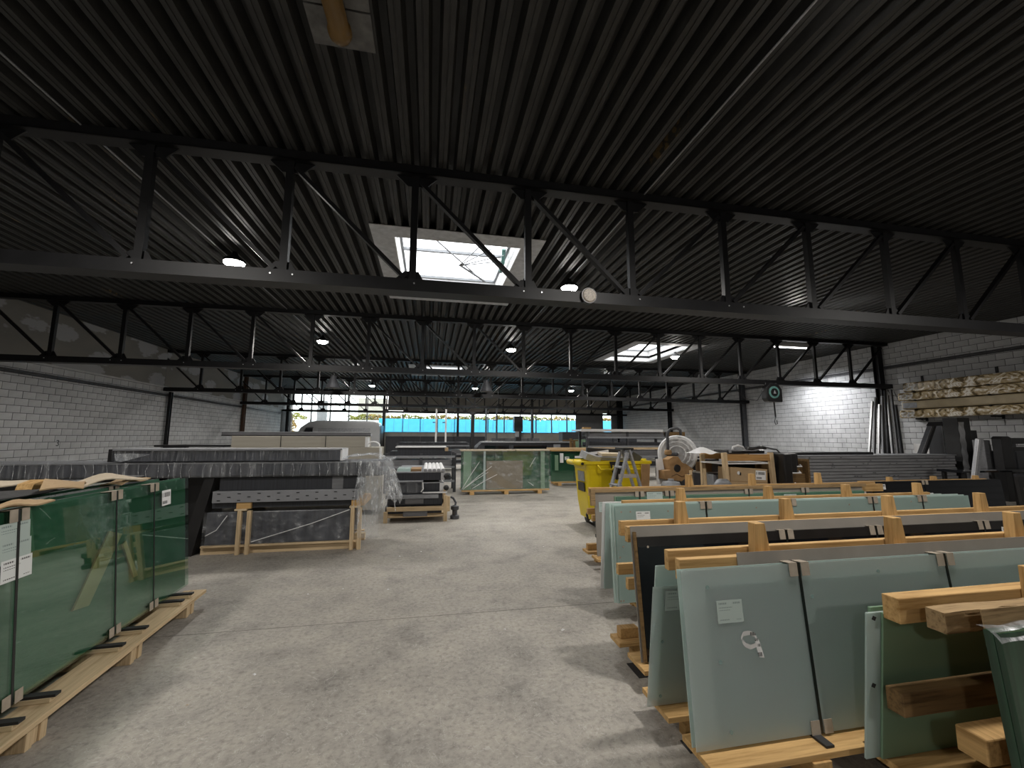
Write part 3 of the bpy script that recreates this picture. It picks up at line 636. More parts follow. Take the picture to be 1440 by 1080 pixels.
for x in (-2.50, -1.0): bx('spacer', 'wood', st, x-.08, x+.10, .0, .7, .606, .69)
bx('panel_pack', 'dark', st, -2.9, -1.02, .05, .7, .61, .688)
MB().grid(lambda u, v: (-2.97+u*1.95, -.002-.006*math.sin(9*u+4*v)*math.sin(5*v+2*u), .13+v*.44), 24, 6).build('film_wrap', 'film_x', st, smooth=True)
MB().tube([(-2.36, -.01, .16), (-1.6, -.012, .38), (-1.1, -.01, .555)], .006, 5).build('film_fold', 'white', st); MB().tube([(-2.93, -.01, .26), (-2.8, -.012, .33), (-2.68, -.01, .52)], .005, 5).build('film_fold', 'white', st)
pb = thing('perforated_board', 'grey board with small dark slots on the low timber crate', 'board', (0, Y0, .691))
pbp = bx('plank', 'perf', pb, -2.88, -1.0, -.02, .6, 0, .155, bevel=.004)
slot = B(-.02, .02, -.0035, 0, -.006, .006).mesh('slot'); slot.materials.append(M['black'])
for k in range(15):
    for j in range(3):
        if (k+j) % 2: continue
        q = link('slot', slot, pb); q.location = (-2.8+k*.125, -.0205, .03+.045*j); sub(q, pbp)
bx('end_cap', 'alu', pb, -1.0, -.985, -.02, .6, 0, .155)
dk = bx('dark_profile_box', 'dark', None, -2.82, -1.0, Y0+.02, Y0+.7, .848, 1.028, bevel=.006); tag(dk, 'anthracite film-wrapped box between the slotted board and the long bundle', 'box')
gl = bx('grey_tape_patch', 'grey_mid', dk, .55, .70, -.344, -.341, -.09, .09)
sup = thing('bundle_support', 'black slanted steel support under the long wrapped bundle', 'support', (-3.1, Y0, 0))
MB().prism([(-.14, 0), (.02, 0), (.22, 1.03), (.10, 1.03)], .0, .5).build('leg', 'black', sup); bx('leg', 'black', sup, -.75, -.6, .0, .5, 0, 1.03); bx('cross_beam', 'black', sup, -.8, .1, .1, .4, .2, .3)
bx('back_sheet', 'black', sup, -1.6, .1, .45, .5, 0, 1.02)
sup2 = thing('bundle_support', 'black steel trestle holding the far left end of the bundle', 'support', (-5.4, Y0, 0)); bx('leg', 'black', sup2, -.1, .1, .05, .5, 0, 1.03); bx('leg', 'black', sup2, -.6, -.45, .05, .5, 0, 1.03)
bd = thing('wrapped_bundle', 'very long dark profile bundle in stretch film on the left stack', 'bundle', (0, Y0, 1.031))
bx('profile_box', 'dark_foil', bd, -6.6, -.66, -.02, .75, 0, .185, bevel=.008); bx('bottom_tray', 'black', bd, -6.6, -.7, -.03, .76, -.0, .03)
bx('top_sheet', 'grey_mid', bd, -6.6, -.64, -.03, .77, .186, .20)
fwr = MB().grid(lambda u, v: (-6.6+6.0*u, -.035-.008*math.sin(60*u)*math.sin(3*v), .01+.2*v), 120, 5).build('film_wrap', 'film_v', bd, smooth=True)
MB().grid(lambda u, v: (-6.6+6.0*u, -.035+.8*v, .205+.008*abs(math.sin(40*u+5*v))), 80, 4).build('film_wrap', 'film_v', bd, smooth=True)
r = random.Random(11)
for k in range(46):
    x = -6.4+k*.125+r.uniform(-.03, .03); MB().tube([(x, -.046, .005), (x+r.uniform(-.02, .02), -.05, .1), (x+r.uniform(-.03, .03), -.045, .198)], .003, 4).build('film_crease', 'crease', fwr)
# loose film gathered at the end of the bundle, hanging to the crate
lf = MB()
def ridge(t): return abs((t % 1)-.5)*2
lf.grid(lambda u, v: (-.66+.20*v*math.sin(2.2*u)+.06*ridge(4*u+v)+.03*ridge(7*v+2*u), -.05+.8*u, .21-.55*v-.15*v*ridge(3*u)), 30, 16)
lf.grid(lambda u, v: (-1.0+.46*u, -.06-.06*math.sin(PI*u)-.05*ridge(5*u+.7*v)-.02*ridge(6*v+3*u), .215-.70*v*(.35+.65*math.sin(PI*u)**.7)), 30, 16)
lf.grid(lambda u, v: (-1.02+.30*u+.05*v, -.045-.03*ridge(4*u+1.5*v), -.02-.85*v), 16, 20)
lfo = lf.build('loose_film', 'film_milky', bd, smooth=True)
for k in range(8):
    x = r.uniform(-.98, -.55); z0 = r.uniform(.0, .2); L2 = r.uniform(.25, .75)
    MB().tube([(x, -.08, z0), (x+r.uniform(-.06, .1), -.10, z0-L2*.5), (x+r.uniform(-.1, .12), -.09, z0-L2)], .0045, 4).build('film_strand', 'crease', lfo)
tb = thing('wrapped_long_box', 'long dark film-wrapped box lying on top of the wrapped bundle', 'box', (0, Y0, 1.247))
bx('box_body', 'dark_foil', tb, -4.17, -1.28, .08, .52, 0, .15, bevel=.006); bx('lid', 'alu_dull', tb, -4.17, -1.26, .07, .53, .151, .175)
bx('edge_strip', 'black', tb, -4.18, -1.45, .072, .08, .118, .148); bx('end_cap', 'black', tb, -4.215, -4.171, .07, .53, 0, .168); bx('end_cap', 'white', tb, -1.28, -1.255, .07, .53, 0, .168)
MB().prism([(-4.12, .02), (-4.05, .0), (-3.72, .10), (-3.95, .115), (-4.14, .11)], .062, .07).build('torn_film', 'film_milky', tb)
MB().grid(lambda u, v: (-4.17+2.9*u, .066-.006*math.sin(30*u+2*v), .005+.14*v), 40, 4).build('film_wrap', 'film', tb, smooth=True)
o = MB(); r2 = random.Random(2)
o.grid(lambda u, v: (-1.26+.75*u, .1+.5*v, .0+.09*math.sin(PI*min(1, u*1.1))*(1-u*.6)+.03*math.sin(13*u+7*v)*math.sin(9*v)+.015), 16, 10)
f = o.build('film_heap', 'film_milky', None, smooth=True); f.location = (0, Y0, 1.25); tag(f, 'crumpled heap of clear film at the right end of the long box', 'film')
# ------------------------------------------------------------------ beige board packs behind
be = thing('beige_board_pack', 'stack of beige boards in four tiers behind the wrapped long box', 'boards', (0, 9.25, 0))
for x in (-3.5, -2.5, -1.4): bx('bearer', 'wood', be, x-.05, x+.05, 0, .9, 0, .10)
for k in range(3): bx('board_pack', 'beige', be, -3.85, -1.03, 0, .9, .101+k*.425, .52+k*.425, bevel=.004)
bx('board_pack', 'beige', be, -3.85, -1.32, .02, .9, 1.377, 1.60, bevel=.004)
for x in (-2.95, -2.1): bx('strap', 'strap', be, x-.006, x+.006, .014, .019, 1.377, 1.60)
bx('corner_guard', 'white', be, -1.319, -1.26, .0, .25, 1.38, 1.59); bx('corner_guard', 'white', be, -1.029, -1.0, -.01, .2, .9, 1.36)
al = thing('alu_track_profile', 'long ribbed aluminium track lying on the beige boards', 'profile', (0, 9.3, 1.602)); bx('web', 'alu_dull', al, -4.05, -1.22, 0, .2, 0, .012); bx('flange', 'grey_mid', al, -4.05, -1.22, 0, .01, .012, .075); bx('lip', 'alu', al, -4.05, -1.22, -.004, .012, .076, .085); bx('shadow_gap', 'black', al, -4.05, -1.22, -.006, -.001, .0, .02); bx('flange', 'alu', al, -4.05, -1.22, .19, .2, .012, .055)
for k in range(28): bx('tooth', 'galv', al, -4.0+k*.1, -3.96+k*.1, .011, .18, .013, .05)
bp = bx('black_flat_bar', 'black', None, -5.2, -3.87, 9.3, 9.6, 1.385, 1.42); tag(bp, 'flat black bar sticking out left of the beige boards', 'bar'); 
o = thing('bar_trestle', 'grey trestle under the flat black bar', 'trestle', (-4.9, 9.45, 0))
for s in (-1, 1): MB().bar((s*.2, 0, 0), (s*.05, 0, 1.36), .05, .05).build('leg', 'steel_grey', o)
bx('head', 'steel_grey', o, -.2, .2, -.05, .05, 1.34, 1.384)
bx('foot_bar', 'steel_grey', o, -.16, .16, -.02, .02, .3, .34)
o = MB(); 
for k in range(3): o.tube([(-.02+.13*math.cos(a/8*PI), .02*k, .0+.1*math.sin(a/8*PI)) for a in range(9)], .018, 6)
q = o.build('film_loop', 'white'); q.location = (-1.14, 9.3, 1.39); tag(q, 'white plastic loop on the lower beige boards', 'loop')
# ------------------------------------------------------------------ second crate: open timber frame with profile boxes (Y 8.35)
YB2 = 8.35
cr = thing('profile_crate', 'open timber crate of grey profile boxes beside the wrapped stack', 'crate', (0, YB2, 0))
for x in (-.80, .30):
    bx('post', 'wood_pale_z', cr, x, x+.07, -.04, .02, 0, .20 if x < 0 else .48, bevel=.003); bx('post', 'wood_pale_z', cr, x, x+.07, .9, .96, 0, .48)
bx('post', 'wood_pale_z', cr, .37, .42, -.03, .03, .18, .46)
bx('rail', 'wood_pale_x', cr, -.75, .40, -.035, .015, .205, .285, bevel=.003); bx('rail', 'wood_pale_x', cr, -.75, .40, .9, .95, .205, .285)
bx('skid', 'wood_pale_x', cr, -.73, .30, .03, .08, .08, .11); bx('skid', 'wood_pale_x', cr, -.73, .30, .8, .85, .08, .11)
bx('floor_board', 'wood_pale_x', cr, -.78, .36, .1, .9, .11, .14)
bx('lower_box', 'dark', cr, -.78, .27, .08, .88, .141, .285); bx('label_panel', 'grey_mid', cr, -.45, 0, .02, .03, .10, .20)
bx('profile_box', 'dark', cr, -.75, .28, .05, .9, .30, .52, bevel=.005); bx('info_plate', 'grey_mid', cr, -.42, -.08, .035, .049, .33, .42)
bx('alu_strip', 'alu_dull', cr, -.78, .20, .0, .045, .43, .50); bx('alu_strip', 'white', cr, -.10, .36, -.02, .05, .525, .545)
b2 = thing('small_wrapped_box', 'small film-wrapped profile box on the timber crate', 'box', (0, YB2, .526)); bx('body', 'dark', b2, -.72, -.12, .06, .5, .0, .20, bevel=.01); bx('lid', 'alu_dull', b2, -.72, -.12, .055, .505, .201, .235, bevel=.01)
MB().grid(lambda u, v: (-.72+.62*u, .05-.012*math.sin(12*u)-.01*math.sin(5*v), .24*v), 16, 6).build('film_wrap', 'film_v', b2, smooth=True)
o = MB(); o.tube([(-.13, .04, .02), (-.09, .02, .08), (-.1, .02, .2)], .012, 5); o.build('film_strand', 'white', b2)
b3 = thing('grey_profile_box', 'anthracite profile box with white end caps in the timber crate', 'box', (0, YB2, .546)); bx('body', 'dark', b3, -.10, .22, .12, .95, 0, .155); bx('end_cap', 'white', b3, .221, .30, .10, .97, 0, .16); bx('end_cap', 'alu_dull', b3, -.10, .3, .10, .12, .156, .175)
b4 = thing('top_profile_box', 'long anthracite box with aluminium lid topping the timber crate', 'box', (0, YB2, .762)); bx('body', 'dark', b4, -.60, .24, .1, 2.0, 0, .14); bx('lid', 'alu_dull', b4, -.62, .27, .08, 2.02, .141, .16); bx('end_cap', 'alu', b4, .241, .31, .08, 2.02, 0, .14)
for k in range(5):
    o = thing('round_top_profile', 'white rounded profile lying side by side on the topping box', 'profile', (-.06+.085*k, YB2+.05, .923), group='white rounded profiles on the timber crate')
    MB().prism([(-.04, 0), (.04, 0), (.04, .03), (.028, .055), (0, .064), (-.028, .055), (-.04, .03)], 0, 1.95).build('extrusion', 'white', o); bx('end_plug', 'alu_dull', o, -.03, .03, -.012, -.001, .005, .05)
o = thing('glass_edge_bundle', 'pale green glass strips and brown spacers on the topping box', 'strips', (0, YB2, .923)); bx('strip', 'frost_pale', o, -.6, -.35, .2, .8, 0, .05); bx('spacer', 'box_brown', o, -.34, -.14, .2, .8, 0, .045)
o = thing('hose_coupling', 'grey rubber hose coupling on the floor by the timber crate', 'coupling', (.53, 8.55, 0))
MB().lathe([(.09, 0), (.09, .06), (.05, .08), (.05, .16), (.08, .18), (.08, .24), (.03, .26)], 14).build('body', 'steel_grey', o); MB().tube([(.0, 0, .22), (.02, .06, .30), (-.03, .1, .38), (-.07, .14, .40)], .022, 8).build('hose', 'steel_grey', o)
for k, (x, z) in enumerate(((.345, .58), (.345, .80))):
    o = MB().lathe([(.02, -.10), (.05, -.09), (.055, -.03), (.03, 0)], 12, axis='y').build('round_knob', 'black'); o.location = (x, YB2+.085, z+.04); o.parent = (b3, b4)[k]; o.location = Vector((x, YB2+.085, z+.04))-(b3, b4)[k].location
# ------------------------------------------------------------------ glass crates in the middle of the hall
def glass_crate(name, label, loc, W_, H, mat, rz=0, strips=(), board=None, feet=3, wood_top='card_pale'):
    t = thing(name, label, 'glass crate', loc, rz)
    for k in range(feet):
        x = W_*(.12+.76*k/(feet-1)); bx('foot', 'wood', t, x-.06, x+.06, -.05, .8, 0, .09, bevel=.004)
    bx('base_rail', 'wood', t, .02, W_-.02, -.03, .06, .091, .13); bx('base_rail', 'wood', t, .02, W_-.02, .6, .7, .091, .13)
    z0 = .135; bx('glass_sheet', 'clear_green', t, 0, W_, 0, .008, z0, H)
    bx('glass_sheet', mat, t, 0, W_, .10, .14, z0, H); bx('glass_sheet', mat, t, .03, W_-.04, .15, .4, z0, H-.01)
    if board: bx('packing_board', 'brown_dark', t, board[0], board[1], -.014, -.002, z0+.02, board[2], label='brown packing board under the film')
    bx('top_strip', wood_top, t, -.02, W_*.6, -.02, .42, H+.001, H+.04, bevel=.004); bx('top_strip', wood_top, t, W_*.61, W_+.0, -.02, .42, H+.001, H+.045, bevel=.004)
    for (a, b_, m_) in strips: bx('edge_strip', m_, t, a, b_, -.006, -.001, z0, H)
    bx('strap', 'strap', t, W_*.36, W_*.36+.015, -.012, -.008, z0, H+.045)
    return t
gc = glass_crate('glass_crate', 'wide film-wrapped crate of green glass in the open aisle', (.89, 11.87, 0), 2.55, 1.20, 'glass_mid', 0, ((.06, .28, 'frost_green'), (.62, .68, 'frost_pale'), (2.28, 2.4, 'frost_green')), (.70, 1.75, .93))
MB().grid(lambda u, v: (2.55*u, -.03-.02*math.sin(8*u+5*v), .10+1.1*v), 26, 12).build('film_wrap', 'film_x', gc, smooth=True)
for p, q in (((.05, .16), (.75, .62)), ((.1, .2), (.85, .78)), ((.3, .17), (1.0, .55)), ((.02, .16), (.5, .9)), ((1.95, .75), (2.12, 1.02)), ((1.9, .32), (2.05, .22))):
    MB().tube([(p[0], -.05, p[1]), ((p[0]+q[0])/2, -.055, (p[1]+q[1])/2+.02), (q[0], -.05, q[1])], .006, 5).build('film_fold', 'white', gc)
g2c = glass_crate('glass_crate', 'green glass crate with white stickers behind the wrapped one', (4.02, 13.6, 0), 2.1, 1.13, 'glass_green', 0, (), None, 2, 'wood')
bx('sticker', 'white', g2c, .28, .40, -.006, -.001, .75, 1.06); bx('sticker', 'paper_small', g2c, .45, .60, -.006, -.001, .84, .95); bx('sticker', 'white', g2c, .80, 1.15, -.006, -.001, .90, .97); bx('edge_strip', 'frost_green', g2c, .10, .22, -.006, -.001, .5, 1.0)
lb = thing('top_beam', 'long raw timber lying along the crate with white stickers', 'timber', (3.9, 13.7, 1.177)); bx('beam', 'wood_pale_x', lb, 0, 4.3, 0, .12, 0, .07); bx('stop_block', 'wood', lb, .5, 1.4, .13, .2, 0, .05)
# ------------------------------------------------------------------ A-frame racks on the right
def rack(name, label, Y, X0, X1, posts, front=.22, back=.30, top=.97, zpost=1.125, rails=True, mid=True, end_x=None):
    """long timber A-frame: posts between two top rails, mid rails, bearers on the floor, a plank each side"""
    t = thing(name, label, 'rack', (0, Y, 0))
    for x in posts:
        p = MB(); p.prism([(x-.052, .11), (x+.056, .11), (x+.056, top-.03), (x+.026, zpost), (x-.036, zpost), (x-.046, top-.03)], -.028, .028)
        p.build('post', 'wood_z', t, bevel=.003)
        bx('bearer', 'wood_y', t, x-.05, x+.05, -front-.03, back, 0, .11, bevel=.003)
        bx('rubber_pad', 'rubber', t, x+.055, x+.10, -front, -.05, .141, .152)
    bx('rail', 'wood', t, X0, X1, -.075, -.031, top-.105, top, bevel=.003); bx('rail', 'wood', t, X0-.0, X1, .031, .072, top-.085, top+.018, bevel=.003)
    if mid:
        bx('rail', 'wood', t, X0-.01, X1, -.085, -.045, .55, .625, bevel=.003); bx('rail', 'wood', t, X0-.02, X1, .045, .085, .61, .685, bevel=.003)
    bx('plank', 'wood', t, X0-.02, X1, -front-.02, -.06, .111, .14, bevel=.003); bx('plank', 'wood', t, X0-.02, X1, .06, back, .111, .14, bevel=.003)
    bx('stop_block', 'wood_y', t, X0+.02, X0+.16, back-.10, back-.03, .141, .21, bevel=.004); bx('stop_block', 'wood_y', t, X0+.1, X0+.3, .10, .16, .0, .11)
    return t
def sheets(name, label, x, y, z, lean, L_, H, mats, tks, steps=None, group=None, straps=(), gap=.001, **k):
    t, T = pack(name, label, 'glass pack', (x, y, z), math.radians(lean), L_, H, mats, tks, gap=gap, steps=steps, group=group)
    if straps: strap_set(t, straps, T, H, **k)
    return t
def dots(t, pts, y=-.0012, r=.009, mat='mark'):
    sh = [c for c in t.children if c.name.startswith('glass_sheet')][0]
    for (x, z) in pts:
        o = MB().lathe([(r, -.001), (r, .0005)], 12, axis='y').build('suction_mark', mat, t); o.location = (x, y, z); sub(o, sh)
# rack A and its packs
rack('a_frame_rack', 'timber A-frame rack holding the big satin glass with the torn tape', 2.13, 1.29, 5.4, (1.83, 2.78, 3.74, 4.7), .28, .34, mid=False)
ga = sheets('satin_glass_pack', 'big satin glass pack with a torn printed tape strip on its face', 1.255, 1.928, .153, 4.8, 3.9, .785, ['frost_see', 'frost_dark', 'frost_pale'], [.005, .005, .005], steps=[(0, 0, 0), (.14, .05, -.085), (.0, 0, .0)], straps=(.69, 1.68, 2.7), gap=.012)
bx('backing_board', 'card_grey', ga, .37, 3.8, .052, .056, .2, .845, label='grey cardboard backing sheet')
bx('delivery_note', 'paper_green', ga, .18, .325, -.002, -.0005, .53, .635)
tp = MB(); pts = [(.295, .455), (.31, .475), (.345, .478), (.375, .465), (.385, .44), (.375, .42), (.345, .412), (.315, .425), (.30, .445)]
for (p, q) in zip(pts[:-1], pts[1:]): tp.add([(p[0], -.003, p[1]-.010), (q[0], -.003, q[1]-.010), (q[0], -.006, q[1]+.012), (p[0], -.006, p[1]+.012)], [(0, 1, 2, 3)])
tp.add([(.37, -.003, .445), (.395, -.004, .445), (.415, -.006, .36), (.385, -.003, .365)], [(0, 1, 2, 3)])
tp.build('tape_strip', label_mat('printed_tape', (.70, .70, .70), (.03, .03, .03), ((.06, .2, .7, .92), (.4, .5, .75, .88), (.62, .74, .1, .42), (.8, .93, .45, .75), (.6, .7, .55, .8))), ga, label='torn white tape with black print')
dots(ga, [(.14, .70), (.17, .36), (.19, .06), (1.2, .72), (.75, .62), (2.3, .7)], r=.010)
gb = sheets('satin_glass_pack', 'short green satin glass pack on the far side of the torn-tape rack', 1.205, 2.29, .142, -9.5, 1.1, .665, ['frost_see', 'frost_green', 'frost_pale'], [.006, .010, .010], steps=[(.0, 0, 0), (.07, 0, -.02), (.035, 0, .095)], gap=.012)
bx('delivery_note', 'paper_green', gb, .075, .24, -.002, -.0005, .53, .64); dots(gb, [(.07, .36), (.075, .055)])
# rack B: black enamelled glass
rack('a_frame_rack', 'timber A-frame rack holding the black enamelled glass', 2.92, 1.39, 6.2, (1.86, 2.78, 3.78, 4.78, 5.7), .28, .22)
gk = sheets('black_glass_pack', 'black enamelled glass pack with a slanted white note', 1.43, 2.69, .153, 7.0, 4.6, .765, ['black_glass', 'black_glass'], [.012, .012], straps=(1.2, 2.02, 3.12, 4.1), both=False)
bx('backing_board', 'card_grey', gk, -.03, 4.5, .028, .036, -.01, .835, label='grey cardboard backing sheet')
bx('delivery_note', 'paper', gk, 3.30, 3.44, -.002, -.0005, .58, .71, rot=(0, .12, 0)); bx('border_band', 'black', gk, 0, 4.6, -.0012, -.0003, .70, .765); dots(gk, [(.075, .70), (2.14, .70)], mat='protector', r=.008); bx('edge_strip', 'wood_dark', gk, -.022, -.003, .0, .02, .0, .8)
# rack C: pale satin glass both sides
rack('a_frame_rack', 'timber A-frame rack between two pale satin glass packs', 3.83, 1.85, 5.6, (2.45, 3.45, 4.42, 5.38), .24, .24, top=.975, zpost=1.105, mid=False)
gf = sheets('satin_glass_pack', 'pale satin glass pack with two white notes in front of its rack', 1.66, 3.62, .153, 4.0, 4.2, .835, ['frost', 'frost_pale', 'frost_pale'], [.012, .012, .012], steps=[(.02, 0, -.01), (.0, .04, .0), (-.02, .1, .008)], straps=(.85+.1, 1.9, 2.9, 3.55), both=False)
bx('delivery_note', 'paper', gf, .225, .365, -.002, -.0005, .66, .77); bx('sticker', 'paper_small', gf, .56, .70, -.002, -.0005, .60, .66); dots(gf, [(.08, .77), (.17, .77), (.55, .765), (1.5, .77), (2.6, .77), (3.4, .78), (.045, .38), (.03, .02), (.055, .02), (.08, .47)], mat='protector', r=.008)
gq = sheets('satin_glass_pack', 'pale satin glass pack behind the rack, long white top edge', 1.70, 4.0, .142, -6.5, 4.15, .825, ['frost_green', 'frost_pale', 'white'], [.010, .012, .010], steps=[(.09, 0, -.005), (.0, 0, 0), (-.03, .1, .008)])
# rack D further back, mixed green glass with cardboard
rack('a_frame_rack', 'timber A-frame rack of green glass next to the yellow bin', 5.22, 2.05, 6.6, (3.47, 4.45, 5.55), .26, .26, top=.93, zpost=1.10)
gd = sheets('green_glass_pack', 'green glass pack with grey board end beside the yellow bin', 2.06, 5.02, .153, 4.0, 4.1, .755, ['glass_mid', 'frost_green', 'card_grey'], [.010, .012, .012], steps=[(.28, 0, -.06), (.26, 0, -.05), (0, 0, 0)], straps=(.6, 1.02, 2.2, 3.1, 3.8), both=False)
bx('delivery_note', 'paper_green', gd, .70, .92, -.002, -.0005, .60, .75); bx('delivery_note', 'paper_green', gd, .05, .24, .02, .0215, .52, .64); bx('delivery_note', 'paper_green', gd, 2.75, 2.95, -.002, -.0005, .58, .68)
bx('top_batten', 'wood_old', gd, -.06, 4.15, .0, .05, .757, .80); bx('edge_batten', 'wood_old', gd, -.06, -.005, -.01, .04, .60, .80)
ge = sheets('black_glass_pack', 'black glass pack right of the green glass rack', 6.75, 5.35, .153, 4, 2.6, .78, ['black_glass', 'black_glass', 'black'], [.02, .02, .05], straps=(1.0,), both=False)
o = rack('a_frame_rack', 'timber A-frame rack behind the far black glass pack', 5.58, 6.75, 9.4, (7.3, 8.2, 9.1), .26, .2, top=.90, zpost=.98)
bx('sticker', 'paper_small', ge, .10, .22, -.002, -.0005, .66, .74)
# rack 0: the nearest rack, cut by the picture edge
r0 = thing('a_frame_rack', 'nearest timber A-frame rack with a rough-sawn rail', 'rack', (0, 1.56, 0))
for x in (2.84, 3.7): bx('post', 'wood_z', r0, x-.06, x+.06, -.03, .03, .11, 1.0, bevel=.003); bx('bearer', 'wood_y', r0, x-.05, x+.05, -.4, .3, 0, .11)
bx('rail', 'wood', r0, 2.06, 4.2, .032, .105, .785, .893, bevel=.004); bx('rail', 'wood_dark', r0, 2.03, 4.2, .032, .105, .41, .505, bevel=.004)
rs = MB(); n_ = 40; rr = random.Random(5)
prof = [[rr.uniform(-.0035, .0035) for _ in range(5)] for _ in range(n_+1)]
def rough(u, v):
    i = int(round(u*n_)); j = int(round(v*4)); x = 2.11+2.1*u; z = .80+.082*v+(.012 if v > .9 else 0)*math.sin(u*9)*.4
    return (x-(.012 if j in (0, 4) and i == 0 else 0), -.105+prof[i][j]*1.6, z+prof[i][(j+2) % 5]*.8)
rs.grid(rough, n_, 4); rs.grid(lambda u, v: (2.11+2.1*u, -.105+.07*v, .882+.003*math.sin(23*u)), n_, 1); rs.grid(lambda u, v: (2.11+2.1*u, -.035, .882-.082*v), n_, 1); rs.grid(lambda u, v: (2.11+2.1*u, -.035-.07*v, .80), n_, 1)
rs.add([(2.11, -.105, .80), (2.11, -.035, .80), (2.11, -.035, .882), (2.11, -.105, .882)], [(0, 1, 2, 3)])
rs.build('rough_rail', 'wood_old', r0, label='dark rough-sawn rail with chewed edges')
bx('stop_block', 'wood_y', r0, 2.10, 2.50, -.20, -.10, .37, .465, bevel=.006)
bx('stop_post', 'wood_dark', r0, 2.42, 2.50, -.16, -.10, .11, .40)
bx('plank', 'wood', r0, 2.1, 4.2, .05, .3, .111, .14); bx('plank', 'wood', r0, 2.4, 4.2, -.4, -.05, .111, .14)
gz = sheets('satin_glass_pack', 'green satin glass pack with a pale edge strip and black square pads', 2.0, 1.745, .142, -6.0, 2.4, .66, ['frost_green', 'frost_pale', 'frost_green'], [.012, .010, .012], steps=[(.075, 0, 0), (.0, 0, .0), (.03, 0, .018)])
for zz in (.635, .33): bx('square_pad', 'rubber', gz, .028, .046, .0095, .0125, zz-.009, zz+.009, rot=(0, .45, 0))
gy = sheets('green_glass_pack', 'dark green glass pack with film bunched along its top edge, near side of nearest rack', 2.115, 1.235, .142, 4.0, 2.2, .735, ['glass_deep', 'glass_deep'], [.02, .03])
ff = MB(); ff.grid(lambda u, v: (2.2*u-.02, -.012+.07*v+.006*math.sin(40*u), .738+.012*abs(math.sin(25*u+2*v))-.045*(1-v)**3*(.7+.3*math.sin(17*u))), 60, 8); ff.build('bunched_film', 'film_milky', gy, smooth=True)
bx('backing_board', 'wood_old', gy, .02, 2.1, .055, .06, 0, .80)
o = bx('dark_floor_patch', 'rubber', None, 1.42, 1.95, 2.80, 2.98, .001, .006); tag(o, 'dark flat patch on the floor under the black glass rack', 'mat')  # thin dark patches laid flat on the floor below the racks
o = bx('dark_floor_patch', 'rubber', None, 1.35, 2.1, 2.13, 2.22, .001, .006); tag(o, 'dark flat patch on the floor under the torn-tape rack', 'mat')
# ------------------------------------------------------------------ yellow wheelie container
bn = thing('waste_container', 'yellow four-wheeled waste container filled with scrap packaging', 'bin', (3.38, 7.55, 0))
def ring(w, d, z, r=.06, n=4):
    out = []
    for cx, cy, a0 in ((w/2-r, d/2-r, 0), (-w/2+r, d/2-r, PI/2), (-w/2+r, -d/2+r, PI), (w/2-r, -d/2+r, 1.5*PI)):
        for k in range(n+1): a = a0+PI/2*k/n; out.append((cx+r*math.cos(a), cy+r*math.sin(a), z))
    return out
lv = [ring(1.04, .56, .14), ring(1.12, .62, .42), ring(1.20, .70, 1.02), ring(1.26, .74, 1.10), ring(1.32, .80, 1.12), ring(1.32, .80, 1.17), ring(1.24, .72, 1.17), ring(1.14, .62, .95), ring(1.0, .52, .20)]
bm2 = MB(); n4 = len(lv[0])
for q in lv: bm2.v += q
for i in range(len(lv)-1): bm2.f += [(i*n4+k, i*n4+(k+1) % n4, (i+1)*n4+(k+1) % n4, (i+1)*n4+k) for k in range(n4)]
bm2.f += [tuple(range(n4-1, -1, -1)), tuple(range((len(lv)-1)*n4, len(lv)*n4))]
bm2.build('body', 'yellow', bn)
for x in (-.28, .28):
    MB().tube([(x-.14, -.40, 1.10), (x-.14, -.46, 1.08), (x-.11, -.47, 1.03), (x+.11, -.47, 1.03), (x+.14, -.46, 1.08), (x+.14, -.40, 1.10)], .018, 8).build('handle', 'yellow', bn, smooth=True)
for x in (-.66, .66): MB().tube([(x-.07, 0, 1.15), (x+.07, 0, 1.15)], .045, 12).build('lifting_trunnion', 'yellow', bn)
o = MB().lathe([(.05, -.02), (.05, .02)], 14, axis='y').build('trunnion_eye', 'black', bn); o.location = (-.70, -.385, 1.13); o.scale = (.5, .5, .5)
MB().tube([(-.70, -.36, 1.13), (-.70, .36, 1.13)], .05, 12).build('lifting_bar', 'yellow', bn, smooth=True)
for k in range(3): bx('side_rib', 'yellow', bn, -.35+.35*k-.02, -.35+.35*k+.02, -.345, -.31, .25, .95)
for (z0, z1, m_) in ((.62, .78, 'black'), (.80, .98, 'galv')):
    bx('side_sticker', m_, bn, -.606, -.592, -.2, .12, z0, z1, rot=(0, -.07, 0))
for x in (-.40, .40):
    for y in (-.2, .2):
        wv = MB(); wv.lathe([(.03, -.025), (.085, -.025), (.10, -.015), (.10, .015), (.085, .025), (.03, .025)], 18, (x, y, .10), 'x'); wo = wv.build('wheel', 'rubber', bn); sub(bx('caster_fork', 'galv', bn, x-.04, x+.04, y-.03, y+.03, .10, .15), wo)
MB().tube([(-.56, -.28, .30), (-.60, -.30, .24), (-.58, -.31, .12), (-.48, -.31, .06)], .022, 8).build('foot_bumper', 'black', bn, smooth=True)
def scrap(name, label, cat, mat, x, y, z, sx, sy, sz, rot): 
    o = B(-sx/2, sx/2, -sy/2, sy/2, -sz/2, sz/2).build(name, mat); o.location = (x, y, z); o.rotation_euler = rot; return tag(o, label, cat)
scrap('foam_board', 'black foam board sticking out of the yellow container', 'scrap', 'black', 3.45, 7.75, 1.27, .95, .05, .22, (.2, .05, .0))
scrap('foam_board', 'light wood-coloured strip on top of the scrap in the yellow container', 'scrap', 'card_pale', 3.5, 7.6, 1.275, .62, .2, .05, (.1, .02, .05))
scrap('profile_offcut', 'white edged profile offcut at the back of the yellow container', 'scrap', 'white', 3.15, 7.7, 1.30, .55, .04, .05, (0, -.12, .1))
scrap('profile_offcut', 'grey profile offcut in the middle of the yellow container', 'scrap', 'grey_mid', 3.35, 7.5, 1.21, .9, .1, .06, (.3, .03, -.05))
